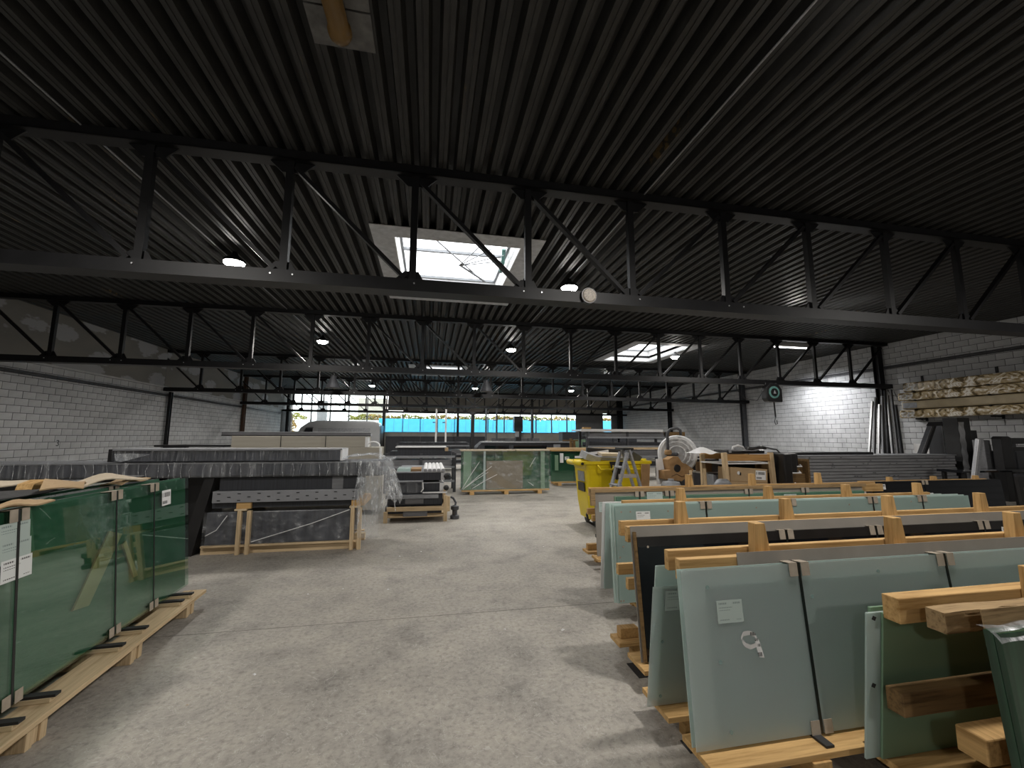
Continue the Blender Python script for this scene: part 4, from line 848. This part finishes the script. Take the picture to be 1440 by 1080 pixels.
scrap('tray_offcut', 'silver tray at the left inside the yellow container', 'scrap', 'alu_dull', 3.0, 7.6, 1.23, .3, .3, .12, (.2, .3, .1))
scrap('foam_board', 'dark grey foam lump at the right of the yellow container', 'scrap', 'steel_grey', 3.83, 7.55, 1.24, .22, .3, .16, (.2, .5, .1))
o = MB(); o.grid(lambda u, v: (.02+.30*(u-.5)*(1-.5*v), -.02-.01*math.sin(PI*u), -.33*v**1.1*(1-.35*abs(u-.4))), 8, 8); q = o.build('black_bag_flap', 'black', None, smooth=True); q.location = (3.30, 7.14, 1.17); tag(q, 'black bag flap hanging over the rim of the yellow container', 'bag')
scrap('rust_board', 'rusty brown board standing in front of the yellow container', 'board', 'orange_card', 3.79, 7.05, .565, .16, .03, 1.12, (.05, .06, 0))
# ------------------------------------------------------------------ step ladder
ld = thing('step_ladder', 'grey aluminium step ladder standing before the yellow container', 'ladder', (3.13, 6.45, 0))
apx = (.02, 0, 1.40)
for s in (-.13, .13):
    MB().bar((-.42, s, 0), (.0, s, 1.36), .03, .075, (0, 1, 0)).build('front_stile', 'alu_dull', ld); MB().bar((.46, s, 0), (.03, s, 1.40), .03, .06, (0, 1, 0)).build('rear_stile', 'alu_dull', ld)
for k in range(1, 5):
    z = .28*k; x = -.42+.42*z/1.36; bx('tread', 'alu_dull', ld, x-.06, x+.06, -.12, .12, z-.012, z+.012)
bx('spreader', 'alu', ld, -.17, .17, -.15, -.14, .96, 1.02); bx('top_cap', 'black', ld, -.08, .10, -.15, .15, 1.395, 1.43)
for s in (-.13, .13):
    for x in (-.42, .46): bx('rubber_foot', 'rubber', ld, x-.04, x+.04, s-.03, s+.03, 0, .05)
# ------------------------------------------------------------------ white roll on its stand, with a worn box
sp = thing('foil_roll_stand', 'big white foam roll on a grey stand with a bent top handle', 'roll', (4.85, 7.62, 0), -.62)
MB().lathe([(.035, -.20), (.345, -.20), (.365, -.17), (.365, .22), (.34, .26), (.035, .26)], 40, (0, 0, 1.28), 'y').build('roll', 'white_roll', sp)
for rr_ in (.30, .23, .15): 
    mb = MB(); mb.lathe([(rr_, -.2015), (rr_+.008, -.2025), (rr_+.016, -.2015)], 40, (0, 0, 1.28), 'y'); mb.build('layer_edge', 'white', sp)
MB().tube([(-.16, -.27, 0), (-.16, -.27, 1.62), (-.15, -.27, 1.70), (-.10, -.27, 1.76), (.02, -.27, 1.78), (.08, -.27, 1.74), (.085, -.27, 1.64)], .028, 10).build('stand_pole', 'steel_grey', sp, smooth=True)
MB().tube([(-.16, -.27, 1.28), (0, -.27, 1.28), (0, .3, 1.28)], .03, 10).build('axle', 'steel_grey', sp)
bx('foot_plate', 'steel_grey', sp, -.45, .25, -.45, .2, 0, .03); MB().lathe([(.05, 0), (.07, .02), (.07, .07), (.05, .10)], 14, (-.16, -.27, 1.26)).build('collar', 'box_brown', sp)
MB().tube([(.0, .3, 0), (.0, .3, 1.29)], .03, 10).build('rear_pole', 'steel_grey', sp)
kb = thing('worn_carton', 'worn brown carton with a hole hanging on the roll stand', 'carton', (4.40, 7.08, .845))
MB().prism([(-.24, .01), (.10, -.03), (.20, .03), (.28, .22), (.12, .31), (.05, .41), (-.05, .41), (-.15, .36), (-.12, .17), (-.24, .16)], -.10, .10).build('body', 'orange_card', kb, bevel=.006)
o = MB().lathe([(.055, -.003), (.07, .002)], 18, axis='y').build('hole', 'black', kb); o.location = (.02, -.102, .20)
bx('flap', 'box_brown', kb, .16, .36, -.06, -.05, .12, .24, rot=(0, .6, 0))
MB().tube([(-.1, -.104, .06), (0, -.104, .10), (.1, -.104, .05), (.2, -.104, .08)], .006, 5).build('marker_line', 'rust', kb)
bx('backing_card', 'white', kb, -.28, -.08, .102, .11, -.1, .36)
o = thing('canister', 'grey canister with a blue print below the worn carton', 'canister', (4.16, 6.78, 0)); MB().lathe([(.15, 0), (.16, .03), (.16, .78), (.14, .83), (.05, .85), (.05, .88)], 22).build('body', 'galv', o); MB().lathe([(.162, .55), (.162, .73)], 22).build('band', 'black', o)
fc = bpy.data.curves.new('numeral', 'FONT'); fc.body = '2'; fc.size = .17; fc.extrude = .002
fo = bpy.data.objects.new('numeral_tmp', fc); COL.objects.link(fo); dg_ = bpy.context.evaluated_depsgraph_get(); me = bpy.data.meshes.new_from_object(fo.evaluated_get(dg_)); bpy.data.objects.remove(fo); me.materials.clear(); me.materials.append(M['blue_print'])
q = link('numeral', me, o); q.location = (-.06, -.168, .58); q.rotation_euler = (PI/2, 0, 0)
# ------------------------------------------------------------------ bench with boxes
bn2 = thing('work_bench', 'timber bench frame with pale posts beside the white roll', 'bench', (0, 6.5, 0))
for x in (5.02, 5.95): 
    MB().bar((x+.06, 0, 0), (x, 0, 1.34), .075, .06, (0, 1, 0)).build('leg', 'wood_pale_z', bn2); bx('leg', 'wood_pale_z', bn2, x, x+.07, .62, .68, 0, 1.30)
bx('top_rail', 'orange_wood', bn2, 5.04, 5.96, -.02, .03, 1.20, 1.31); bx('top_rail', 'orange_wood', bn2, 5.04, 5.96, .63, .67, 1.20, 1.31)
bx('shelf', 'white', bn2, 5.0, 6.05, .03, .63, 1.14, 1.16); bx('lower_shelf', 'black', bn2, 5.0, 6.05, .03, .63, .70, .73)
cb = thing('cardboard_box', 'tilted cardboard box with a white slip and a small round logo', 'carton', (5.50, 6.62, .90)); cb.rotation_euler = (0, .06, 0)
ct = bx('carton', 'card', cb, -.38, .36, -.12, .2, -.16, .17, bevel=.004); bx('tape', 'box_brown', cb, -.38, .36, -.1215, -.12, -.07, -.06); bx('slip', 'paper_small', cb, .12, .32, -.124, -.1215, -.02, .14, label='white printed slip'); o = MB().lathe([(.03, -.001), (.03, .001)], 16, axis='y').build('logo', 'white', cb); o.location = (-.22, -.123, .08); sub(bx('logo_mark', 'black', cb, -.20, -.17, -.124, -.122, .04, .09), o)
scrap('crate_tray', 'black tray behind the tilted cardboard box', 'tray', 'black', 5.55, 6.95, 1.05, .75, .2, .16, (0, .03, 0)); 
o = scrap('small_carton', 'small brown carton on the shelf behind the bench', 'carton', 'box_brown', 5.50, 7.5, 1.03, .5, .3, .18, (0, 0, 0))
o = thing('side_shelf', 'white shelf board on legs under the small brown carton', 'shelf', (5.5, 7.5, 0)); bx('board', 'white', o, -.3, .5, -.2, .25, .91, .939)
for x in (-.27, .45): bx('leg', 'steel_grey', o, x-.02, x+.02, -.15, -.11, 0, .91); bx('leg', 'steel_grey', o, x-.02, x+.02, .18, .22, 0, .91)
for i, (x, y, h) in enumerate(((6.12, 6.45, .55), (6.32, 6.55, .36), (6.5, 6.7, .26))):
    o = thing('tool_case', ('tall black tool case with a bright handle at the bench end', 'black tool case behind the tall one at the bench end', 'small black case farthest from the bench post')[i], 'case', (x, y, 1.33-h)); bx('shell', 'black', o, -.08, .08, -.15, .15, 0, h, bevel=.02)
    MB().tube([(-.09, -.16, .03), (-.09, -.2, .02), (.09, -.2, .02), (.09, -.16, .05)], .012, 6).build('handle', 'white', o)
o = thing('case_shelf', 'brown board cabinet carrying the black tool cases', 'cabinet', (0, 6.6, 0)); bx('side', 'wood_dark', o, 6.05, 6.08, 0, .5, 0, .78); bx('side', 'wood_dark', o, 6.72, 6.76, -.1, .5, 0, 1.22); bx('shelf', 'wood_dark', o, 6.08, 6.72, .0, .5, .74, .78); bx('back', 'wood_dark', o, 6.08, 6.72, .48, .5, .78, 1.2); bx('riser', 'wood_dark', o, 6.22, 6.70, -.05, .3, .781, .96); bx('riser', 'wood_dark', o, 6.42, 6.70, -.0, .3, .961, 1.06)
bg = MB(); bg.grid(lambda u, v: (-.3+.6*u, -.2+.4*v, .10*math.sin(PI*u)*math.sin(PI*v)*(.6+.5*math.sin(6*u))+.01+.02*math.sin(11*u+6*v)*math.sin(PI*u)), 14, 10); q = bg.build('film_bag', 'white', None, smooth=True); q.location = (4.92, 6.85, 1.315); tag(q, 'white crumpled plastic bag on the bench corner', 'bag')
o = thing('hard_case', 'black case with a white carrying handle on top of the bench', 'case', (5.55, 6.85, 1.312)); bx('shell', 'black', o, -.33, .45, -.18, .2, 0, .07, bevel=.02); MB().tube([(-.12, -.05, .06), (-.10, -.05, .12), (.0, -.05, .145), (.10, -.05, .12), (.14, -.05, .06)], .02, 8).build('handle', 'white', o, smooth=True); bx('clasp', 'galv', o, -.3, -.25, -.19, -.18, .02, .06)
o = thing('angle_grinder', 'grey angle grinder lying among the bench clutter', 'tool', (4.72, 6.2, .76)); MB().tube([(-.14, 0, .06), (-.05, 0, .09), (.08, 0, .09), (.15, 0, .06)], [.03, .08, .08, .04], 12).build('motor', 'galv', o, smooth=True); MB().tube([(.12, 0, .06), (.2, .04, -.02), (.24, .02, -.1)], .045, 10).build('grip', 'black', o); bx('base', 'black', o, -.1, .2, -.08, .1, -.12, -.0)
o = thing('tool_stool', 'dark stool under the grey angle grinder', 'stool', (4.75, 6.25, 0)); bx('seat', 'steel_grey', o, -.2, .3, -.15, .2, .60, .637)
for x in (-.17, .24):
    for y in (-.12, .16): bx('leg', 'steel_grey', o, x-.02, x+.02, y-.02, y+.02, 0, .60)
tb2 = thing('dark_side_table', 'dark table with white sheets behind the white roll', 'table', (5.75, 8.45, 0)); bx('top', 'black', tb2, -.6, .9, -.3, .4, 1.16, 1.20)
for x in (-.55, .85):
    for y in (-.25, .35): bx('leg', 'black', tb2, x-.03, x+.03, y-.03, y+.03, 0, 1.16)
bx('back_panel', 'steel_grey', tb2, -.5, .8, .32, .34, .1, 1.1)
for k in range(3): o = bx('white_sheet', 'white', None, 5.2+.05*k, 6.2+.06*k, 8.2, 8.6, 1.201+.021*k, 1.22+.021*k); tag(o, 'thin white sheet stacked on the dark side table', 'sheet', 'white sheets on the dark side table')
o = bx('brown_block', 'box_brown', None, 5.4, 5.7, 8.25, 8.45, 1.263, 1.33); tag(o, 'brown wood block on the white sheets', 'block')

# clutter on and under the bench
hc = thing('hose_coil', 'black hose coil lying on the bench beside the handle case', 'hose', (5.78, 6.62, 1.39)); 
cp = []
for k in range(60):
    a = k/60*3*2*PI; cp.append((.17*math.cos(a)*(1+.1*math.sin(a*.7)), .11*math.sin(a), .012+.0006*k+.01*math.sin(3*a)))
MB().tube(cp, .014, 6).build('coil', 'black', hc, smooth=True); MB().tube([cp[-1], (.3, .1, .03), (.42, .0, .0), (.46, -.1, -.12), (.44, -.14, -.4)], .014, 6).build('tail', 'black', hc, smooth=True)
for i, (x, y, h, m_, l) in enumerate(((4.62, 6.75, 1.02, 'wood_pale_z', 'pale broom handle leaning by the stool'), (4.70, 6.80, .98, 'steel_grey', 'grey metal bar standing by the stool'), (4.86, 6.78, 1.05, 'wood_pale_z', 'pale timber batten standing by the bench leg'), (4.50, 6.70, .95, 'black', 'black plastic tube standing by the roll stand'))):
    o = thing('standing_bar', l, 'bar', (x, y, 0)); MB().bar((0, 0, 0), (-.05+.03*i, .06, h), .035, .03, (0, 1, 0)).build('shaft', m_, o); bx('foot_cap', 'rubber', o, -.022, .022, -.02, .02, 0, .03)
for i, (x, z, w_, h, m_, l) in enumerate(((5.16, .731, .18, .2, 'galv', 'grey metal canister on the lower bench shelf'), (5.78, .731, .26, .12, 'white', 'white carton on the lower bench shelf'))):
    o = thing('shelf_item', l, 'container', (x, 6.98, z)); bx('body', m_, o, -w_/2, w_/2, -.1, .1, 0, h, bevel=.01); bx('lid', 'black', o, -w_/2+.02, w_/2-.02, -.08, .08, h, h+.02)
# cables at the right column
cb3 = thing('hanging_cable', 'thin black cables hanging on the wall beside the right column', 'cable', (XR-.02, 12.35, 0))
for k in range(4):
    MB().tube([(0, .5-.28*k, 3.55-.2*k), (-.03, .3-.25*k, 3.2-.25*k), (-.02, -.05-.2*k, 3.1-.3*k), (0, -.3-.1*k, 3.25-.35*k)], .010, 5).build('cable', 'black', cb3, smooth=True)
# ------------------------------------------------------------------ stack of grey planks
pk = thing('plank_stack', 'tall stack of grey planks before the right block wall', 'planks', (0, 9.0, 0))
for x in (8.9, 10.6, 12.2, 13.7): bx('bearer', 'black', pk, x-.1, x+.1, .05, .9, 0, .44)
r = random.Random(21); z = .441
for k in range(9):
    h = .078; x = 8.55
    while x < 14.0:
        ln = min(r.uniform(1.2, 2.6), 14.08+r.uniform(-.05, .05)-x)
        bx('plank', 'grey_plank', pk, x+.004, x+ln-.004, r.uniform(-.012, .012), .9, z+.007, z+h-.007); x += ln
        if 14.1-x < .3: break
    z += h
bx('top_sheet', 'alu_dull', pk, 8.55, 14.1, -.01, .9, z, z+.02)
slot = B(-.022, .022, -.004, 0, -.008, .008).mesh('slot'); slot.materials.append(M['black'])
for k in range(40):
    q = link('slot', slot, pk); q.location = (r.uniform(8.7, 13.9), -.0125, .48+.078*r.randrange(9))
o = bx('black_long_box', 'black', None, 8.7, 11.6, 9.2, 9.6, z+.021, z+.09); tag(o, 'flat black box lying on the grey plank stack', 'box')
o = bx('white_strip', 'white', None, 10.9, 13.6, 9.1, 9.3, z+.021, z+.035) if False else None
# ------------------------------------------------------------------ long profiles leaning at the right column
for i, (x0, x1, h, w_, m_) in enumerate(((14.75, 15.45, 2.9, .07, 'alu'), (15.0, 15.6, 3.05, .09, 'alu_dull'), (15.22, 15.75, 2.8, .07, 'alu'), (15.45, 15.9, 3.1, .08, 'alu_dull'), (15.7, 16.05, 3.3, .08, 'dark'), (15.95, 16.15, 3.15, .10, 'alu'), (16.2, 16.32, 3.35, .08, 'grey_mid'), (16.4, 16.46, 2.8, .10, 'dark'))):
    o = thing('leaning_profile', ('bright', 'broad grey', 'second bright', 'tall grey', 'dark', 'thick bright', 'tallest grey', 'dark short')[i]+' metal profile leaning by the right column', 'profile', (x0, 12.0, 0), group='metal profiles leaning by the right column')
    MB().bar((0, 0, 0), (x1-x0, .10, h), w_, .05, (0, 1, 0)).build('extrusion', m_, o); MB().bar((.0, -.03, 0.02), (x1-x0, .07, h-.02), w_*.4, .012, (0, 1, 0)).build('groove', 'black', o)
o = thing('short_profile_box', 'short grey profile box standing by the right column', 'box', (16.35, 11.2, 0)); bx('body', 'grey_mid', o, -.25, .25, -.2, .2, 0, 1.3); bx('cap', 'white', o, -.26, -.12, -.22, .21, .9, 1.42); bx('hook', 'black', o, -.1, .5, -.21, -.2, 1.28, 1.36)
# ------------------------------------------------------------------ wall rack with gold film-wrapped boards on the right wall
wk = thing('bracket_rack', 'black wall brackets carrying the film-wrapped boards', 'rack', (XR, 0, 0))
for y in (5.2, 7.6, 9.6, 11.6):
    bx('upright', 'steel', wk, -.04, -.009, y-.03, y+.03, 2.2, 3.8)
    for zz in (2.30, 2.62, 2.95, 3.25): bx('arm', 'steel', wk, -.50, -.04, y-.02, y+.02, zz-.05, zz-.005)
for i, (zz, y1, m_, h) in enumerate(((2.31, 12.15, 'gold', .285), (2.62, 12.05, 'brown_wrap', .285), (2.93, 12.15, 'gold', .285), (3.23, 11.95, 'gold', .33))):
    o = thing('wrapped_board_pack', ('gold-brown film-wrapped boards on the lowest wall bracket', 'plain brown boards on the second wall bracket', 'crinkled film-wrapped boards on the third wall bracket', 'crinkled film-wrapped boards on the top wall bracket')[i], 'boards', (XR, 0, zz))
    bx('board_pack', m_, o, -.46, -.06, 4.6, y1, 0, h, bevel=.05); bx('end_tape', 'film_milky' if i != 1 else 'galv', o, -.47, -.46, y1-.5, y1-.06, .04, h-.06)
    if False: MB().grid(lambda u, v: (-.475-.012*math.sin(60*u+3*v)*math.sin(4*v), 4.7+(y1-4.8)*u, h*(.04+.92*v)), 120, 5).build('film_wrap', 'film_milky' if i > 1 else 'film_v', o, smooth=True)
# ------------------------------------------------------------------ black table and upright boxes at the right edge
ut = thing('black_table', 'long black table in front of the upright dark boxes', 'table', (0, 7.75, 0)); bx('top', 'black_glass', ut, 12.25, 16.0, 0, .5, .80, .86)
for x in (12.4, 14.0, 15.8):
    for y in (.03, .42): bx('leg', 'black', ut, x-.04, x+.04, y, y+.06, 0, .80)
bx('edge_profile', 'alu_dull', ut, 12.3, 13.3, -.012, -.002, .84, .865)
def upright(name, label, x0, x1, y, d, h, mat, lean=0, side=None, cap=None):
    t = thing(name, label, 'box', (x0, y, 0)); w_ = x1-x0
    MB().prism([(0, 0), (w_, 0), (w_+lean, h), (lean, h)], 0, d).build('body', mat, t, bevel=.01)
    if side: MB().prism([(w_*.0-.004, 0), (w_*.35, 0), (w_*.35+lean, h*.99), (lean-.004, h*.99)], -.012, -.002).build('face_panel', side, t)
    if cap: MB().prism([(lean-.02, h), (w_+lean+.02, h), (w_*.7+lean, h+cap), (lean+w_*.2, h+cap)], 0.0, d).build('cap', 'black', t)
    return t
upright('leaning_panel_box', 'dark panel box leaning left of the upright carton', 13.80, 14.02, 10.1, .12, 1.98, 'dark', 1.2, 'grey_mid')
upright('upright_carton', 'dark capped carton with a grey lower face behind the plank end', 15.55, 16.08, 10.2, .4, 2.0, 'dark', 0, 'grey_mid', .12)
t = upright('foil_striped_box', 'tall narrow box with crinkled silver foil stripe', 14.30, 14.74, 9.0, .35, 2.17, 'black', 0)
MB().grid(lambda u, v: (-.005+.20*u, -.012-.008*math.sin(40*v+5*u), .05+2.0*v), 6, 60).build('foil_stripe', 'alu', t, smooth=True)
upright('dark_slab', 'dark slab right of the foil-striped box', 15.03, 15.33, 9.2, .3, 1.83, 'dark', -.05)
t = upright('silver_wrapped_slab', 'silver wrapped slab leaning over the black table end', 11.95, 12.12, 7.5, .06, 1.60, 'alu_dull', .52, 'alu')
upright('grey_slab', 'grey slab next to the silver wrapped one', 14.5, 14.72, 8.6, .25, 1.56, 'grey_mid', -.02)
upright('black_cabinet', 'black cabinet with a peg on top right of the grey slab', 14.57, 14.94, 8.3, .2, 1.60, 'black', 0, None, .06)
upright('dark_case', 'dark grey case right of the black cabinet', 14.98, 15.35, 8.5, .4, 1.27, 'dark'); upright('dark_case', 'dark grey case farthest from the plank stack', 15.4, 16.0, 8.5, .4, 1.28, 'steel_grey')
o = thing('pistol_cabinet', 'small black box on the dark cases', 'box', (15.3, 8.5, 1.281)); bx('body', 'black', o, .0, .6, .05, .35, .0, .10); bx('body', 'black', o, .1, .7, .05, .35, .18, .34); bx('neck', 'steel_grey', o, .2, .3, .1, .2, .1, .18)
for i, (x, m_) in enumerate(((12.5, 'black'), (13.3, 'dark'), (13.75, 'box_brown'), (14.2, 'black'))):
    o = thing('dark_plank', ('black', 'anthracite', 'brown-faced', 'second black')[i]+' plank standing before the black table', 'plank', (x, 7.35 if i else 6.9, 0)); MB().prism([(0, 0), (.3, 0), (.22, .80), (-.08, .80)], 0, .06).build('board', m_, o); bx('label_strip', 'grey_mid', o, .05, .12, -.004, -.001, .5, .56)
# ------------------------------------------------------------------ far machines, racks and cabinets
def profile_rack(name, label, x0, x1, y, d, levels, load='dark', h=None):
    t = thing(name, label, 'rack', (0, y, 0)); h = h or levels[-1]+.2
    for x in (x0, (x0+x1)/2, x1):
        for yy in (0, d): bx('upright', 'steel_grey', t, x-.04, x+.04, yy-.04, yy+.04, 0, h)
    for k, zz in enumerate(levels):
        bx('beam', 'alu_dull', t, x0, x1, -.05, -.01, zz-.06, zz); bx('beam', 'alu_dull', t, x0, x1, d, d+.04, zz-.06, zz)
        bx('load', load if k % 2 == 0 else 'grey_mid', t, x0+.1, x1-.1, 0, d, zz+.001, zz+.13+.05*(k % 2))
    return t
profile_rack('profile_rack', 'loaded profile rack behind the yellow container', 5.9, 9.2, 15.2, .8, (.5, .9, 1.28, 1.62), 'dark')
o = thing('alu_sheet_stack', 'wide aluminium sheet on top of the loaded profile rack', 'sheet', (0, 15.1, 1.83)); bx('sheet', 'alu', o, 5.6, 9.0, 0, 1.0, 0, .06); bx('lip', 'white', o, 5.6, 9.0, -.03, 0, -.02, .08); bx('block', 'wood', o, 5.7, 6.0, -.05, .1, .081, .14)
o = bx('dark_beam', 'wood_dark', None, 9.05, 10.1, 15.3, 15.5, 1.66, 1.82); tag(o, 'short dark beam at the right end of the loaded profile rack', 'beam'); o2 = thing('beam_post', 'grey stand under the short dark beam', 'stand', (9.6, 15.4, 0)); bx('post', 'steel_grey', o2, -.05, .05, -.05, .05, 0, 1.66); bx('foot', 'steel_grey', o2, -.3, .3, -.3, .3, 0, .04)
profile_rack('profile_rack', 'low profile rack with dark loads under the left windows', -1.2, .75, 12.6, .9, (.35, .75, 1.05), 'dark', 1.12)
o = thing('white_edged_box', 'film-wrapped box with white top edge on the low profile rack', 'box', (-.9, 12.6, 1.181)); 
bx('body', 'dark', o, 0, 1.35, 0, .8, -.0, .0+.10); bx('top', 'white', o, -.05, 1.4, -.05, .85, .101, .13); bx('end_tape', 'card', o, 1.36, 1.45, -.03, .2, .0, .1)
profile_rack('profile_rack', 'long far profile rack in the middle of the hall', -1.5, 1.9, 20.5, 1.0, (.35, .8, 1.2), 'dark', 1.3)
profile_rack('profile_rack', 'far right profile rack before the grey end wall', 9.5, 13.2, 22, 1.0, (.5, 1.0, 1.5), 'dark', 1.9)
def cabinet_row(name, label, x0, y, n_, w_, h, mat='dark'):
    for k in range(n_):
        o = thing(name, label, 'cabinet', (x0+k*w_, y, 0), group=label); bx('body', mat, o, .01, w_-.01, 0, .6, .05, h, bevel=.008); bx('plinth', 'black', o, .03, w_-.03, .03, .57, 0, .049); dr = bx('door', mat, o, .04, w_-.04, -.022, -.001, .1, h-.06); sub(bx('handle', 'galv', o, w_*.8, w_*.8+.03, -.04, -.023, h*.5, h*.62), dr)
cabinet_row('steel_cabinet', 'anthracite cabinet in the row under the window sill', -3.3, 33.6, 6, 1.3, 1.62)
cabinet_row('steel_cabinet', 'grey cabinet at the right end under the window sill', 5.0, 34.0, 4, 1.0, 1.5, 'grey_mid')
cabinet_row('machine_cover', 'dark machine enclosure behind the stickered glass crate', 6.3, 19.5, 3, 1.3, 1.85, 'dark')
o = thing('far_saw_machine', 'dark rounded saw machine behind the wrapped glass crate', 'machine', (1.9, 17.0, 0))
MB().prism([(0, .1), (4.2, .1), (4.2, 1.25), (4.0, 1.42), (.25, 1.42), (.0, 1.2)], 0, 1.2).build('housing', 'dark', o, bevel=.06); bx('hood_line', 'alu_dull', o, .1, 4.1, -.03, .0, 1.36, 1.42); bx('window', 'black_glass', o, .3, 1.3, -.015, -.003, .9, 1.25); bx('window', 'black_glass', o, 1.5, 2.9, -.015, -.003, .9, 1.25); bx('panel', 'galv', o, 3.2, 3.5, -.015, -.003, .7, 1.3); bx('foot', 'black', o, .2, 4.0, .1, 1.1, 0, .1)
o = thing('timber_post_pair', 'pair of upright timbers near the stickered glass crate', 'timber', (5.15, 15.0, 0))
for k in range(2): bx('timber', 'wood_dark', o, .12*k, .12*k+.08, 0, .08, 0, 1.55-.1*k)
bx('tie', 'wood_dark', o, -.3, .3, -.03, 0, 1.45, 1.5)
o = thing('frosted_divider', 'pale green glass divider behind the stickered crate', 'divider', (6.2, 17.6, 0)); bx('pane', 'frost_green', o, 0, .55, 0, .02, .05, 1.5); bx('foot', 'galv', o, 0, .55, -.2, .2, 0, .05)
o = thing('hoist_column', 'tall slim black hoist column before the blue windows', 'hoist', (3.05, 30.5, 0)); bx('mast', 'black', o, -.12, .12, -.12, .12, 0, 3.3); bx('foot', 'black', o, -.5, .5, -.5, .5, 0, .06); bx('head', 'black', o, -.2, .2, -.2, .2, 3.2, 3.4)
for i, (x, y, h) in enumerate(((.45, 31, 3.6), (1.15, 31, 3.6), (4.1, 31, 3.9), (4.9, 31, 3.9), (7.6, 31, 3.9))):
    o = thing('door_frame_sample', ('white', 'second white', 'dark', 'second dark', 'third dark')[i]+' upright frame post against the blue windows', 'post', (x, y, 0)); bx('stile', 'white' if i < 2 else 'steel_grey', o, -.06, .06, -.05, .05, 0, h); bx('foot', 'steel_grey', o, -.3, .3, -.3, .3, 0, .04); bx('arm', 'steel_grey', o, -.25, .06, -.03, .03, h*.72, h*.74)
o = thing('dark_machine_head', 'black machine head standing before the right blue windows', 'machine', (6.55, 31, 0)); bx('column', 'black', o, -.2, .2, -.2, .2, 0, 2.0); bx('head', 'black', o, -.35, .3, -.25, .25, 2.0, 3.15); bx('screen', 'galv', o, -.3, .0, -.27, -.251, 1.6, 2.0); bx('base', 'black', o, -.5, .5, -.5, .5, 0, .1)
# ------------------------------------------------------------------ van parked inside by the windows
vn = thing('delivery_van', 'silver high-roof van parked before the left windows', 'van', (-9.8, 31.6, 0))
prof = [(.1, .35), (6.2, .35), (6.3, .9), (6.28, 2.1), (6.15, 2.60), (5.9, 2.69), (2.0, 2.69), (1.45, 2.58), (.95, 2.2), (.55, 1.5), (.05, 1.3), (-.05, .7)]
MB().prism(prof, 0, 2.0).build('body', 'van', vn, bevel=.06)
MB().prism([(1.08, 1.62), (1.75, 1.62), (1.75, 2.16), (1.32, 2.16)], -.012, -.001).build('side_window', 'black_glass', vn); MB().prism([(2.1, 1.55), (5.6, 1.55), (5.6, 2.18), (2.1, 2.18)], -.006, -.001).build('side_panel', 'galv', vn)
MB().tube([(1.0, -.03, 1.6), (1.35, -.05, 2.2), (1.8, -.03, 2.2)], .02, 6).build('window_trim', 'black', vn); bx('mirror', 'black', vn, .9, 1.1, -.25, -.02, 1.55, 1.85); bx('rear_door', 'black', vn, 6.305, 6.33, .1, 1.9, .6, 2.4)
for x in (1.2, 5.1):
    for y in (0, 1.8): MB().lathe([(.1, 0), (.33, 0), (.35, .03), (.35, .19), (.33, .22), (.1, .22)], 22, (x, y, .35), 'y').build('wheel', 'rubber', vn)
# ------------------------------------------------------------------ numeral on the left wall and floor litter
fc = bpy.data.curves.new('wall_numeral', 'FONT'); fc.body = '3'; fc.size = .26; fc.extrude = .002
fo = bpy.data.objects.new('tmp', fc); COL.objects.link(fo); me = bpy.data.meshes.new_from_object(fo.evaluated_get(bpy.context.evaluated_depsgraph_get())); bpy.data.objects.remove(fo); me.materials.clear(); me.materials.append(M['black'])
q = link('wall_numeral', me); q.location = (XL+.006, 15.05, 1.28); q.rotation_euler = (PI/2, 0, PI/2); tag(q, 'small black figure 3 on the left block wall', 'numeral')
r = random.Random(9)
for i in range(26):
    y = r.uniform(1.4, 9.5); x = r.uniform(-1.4, 1.15) if y < 6 else r.uniform(-.4, 2.3)
    s = r.uniform(.008, .02); o = MB().add([(-s, -s*.5, 0), (s, -s*.6, 0), (s*.8, s*.5, 0), (-s*.7, s*.4, 0), (0, 0, s*.6)], [(0, 1, 2, 3), (0, 1, 4), (1, 2, 4), (2, 3, 4), (3, 0, 4)]).build('paper_scrap', 'white' if i % 3 else 'card_pale'); o.location = (x, y, .0006); o.rotation_euler.z = r.uniform(0, 6); tag(o, 'tiny pale scrap littering the concrete aisle', 'scrap', 'tiny pale scraps on the aisle floor')
for o in bpy.data.objects:
    if '_T' in o.keys(): del o['_T']
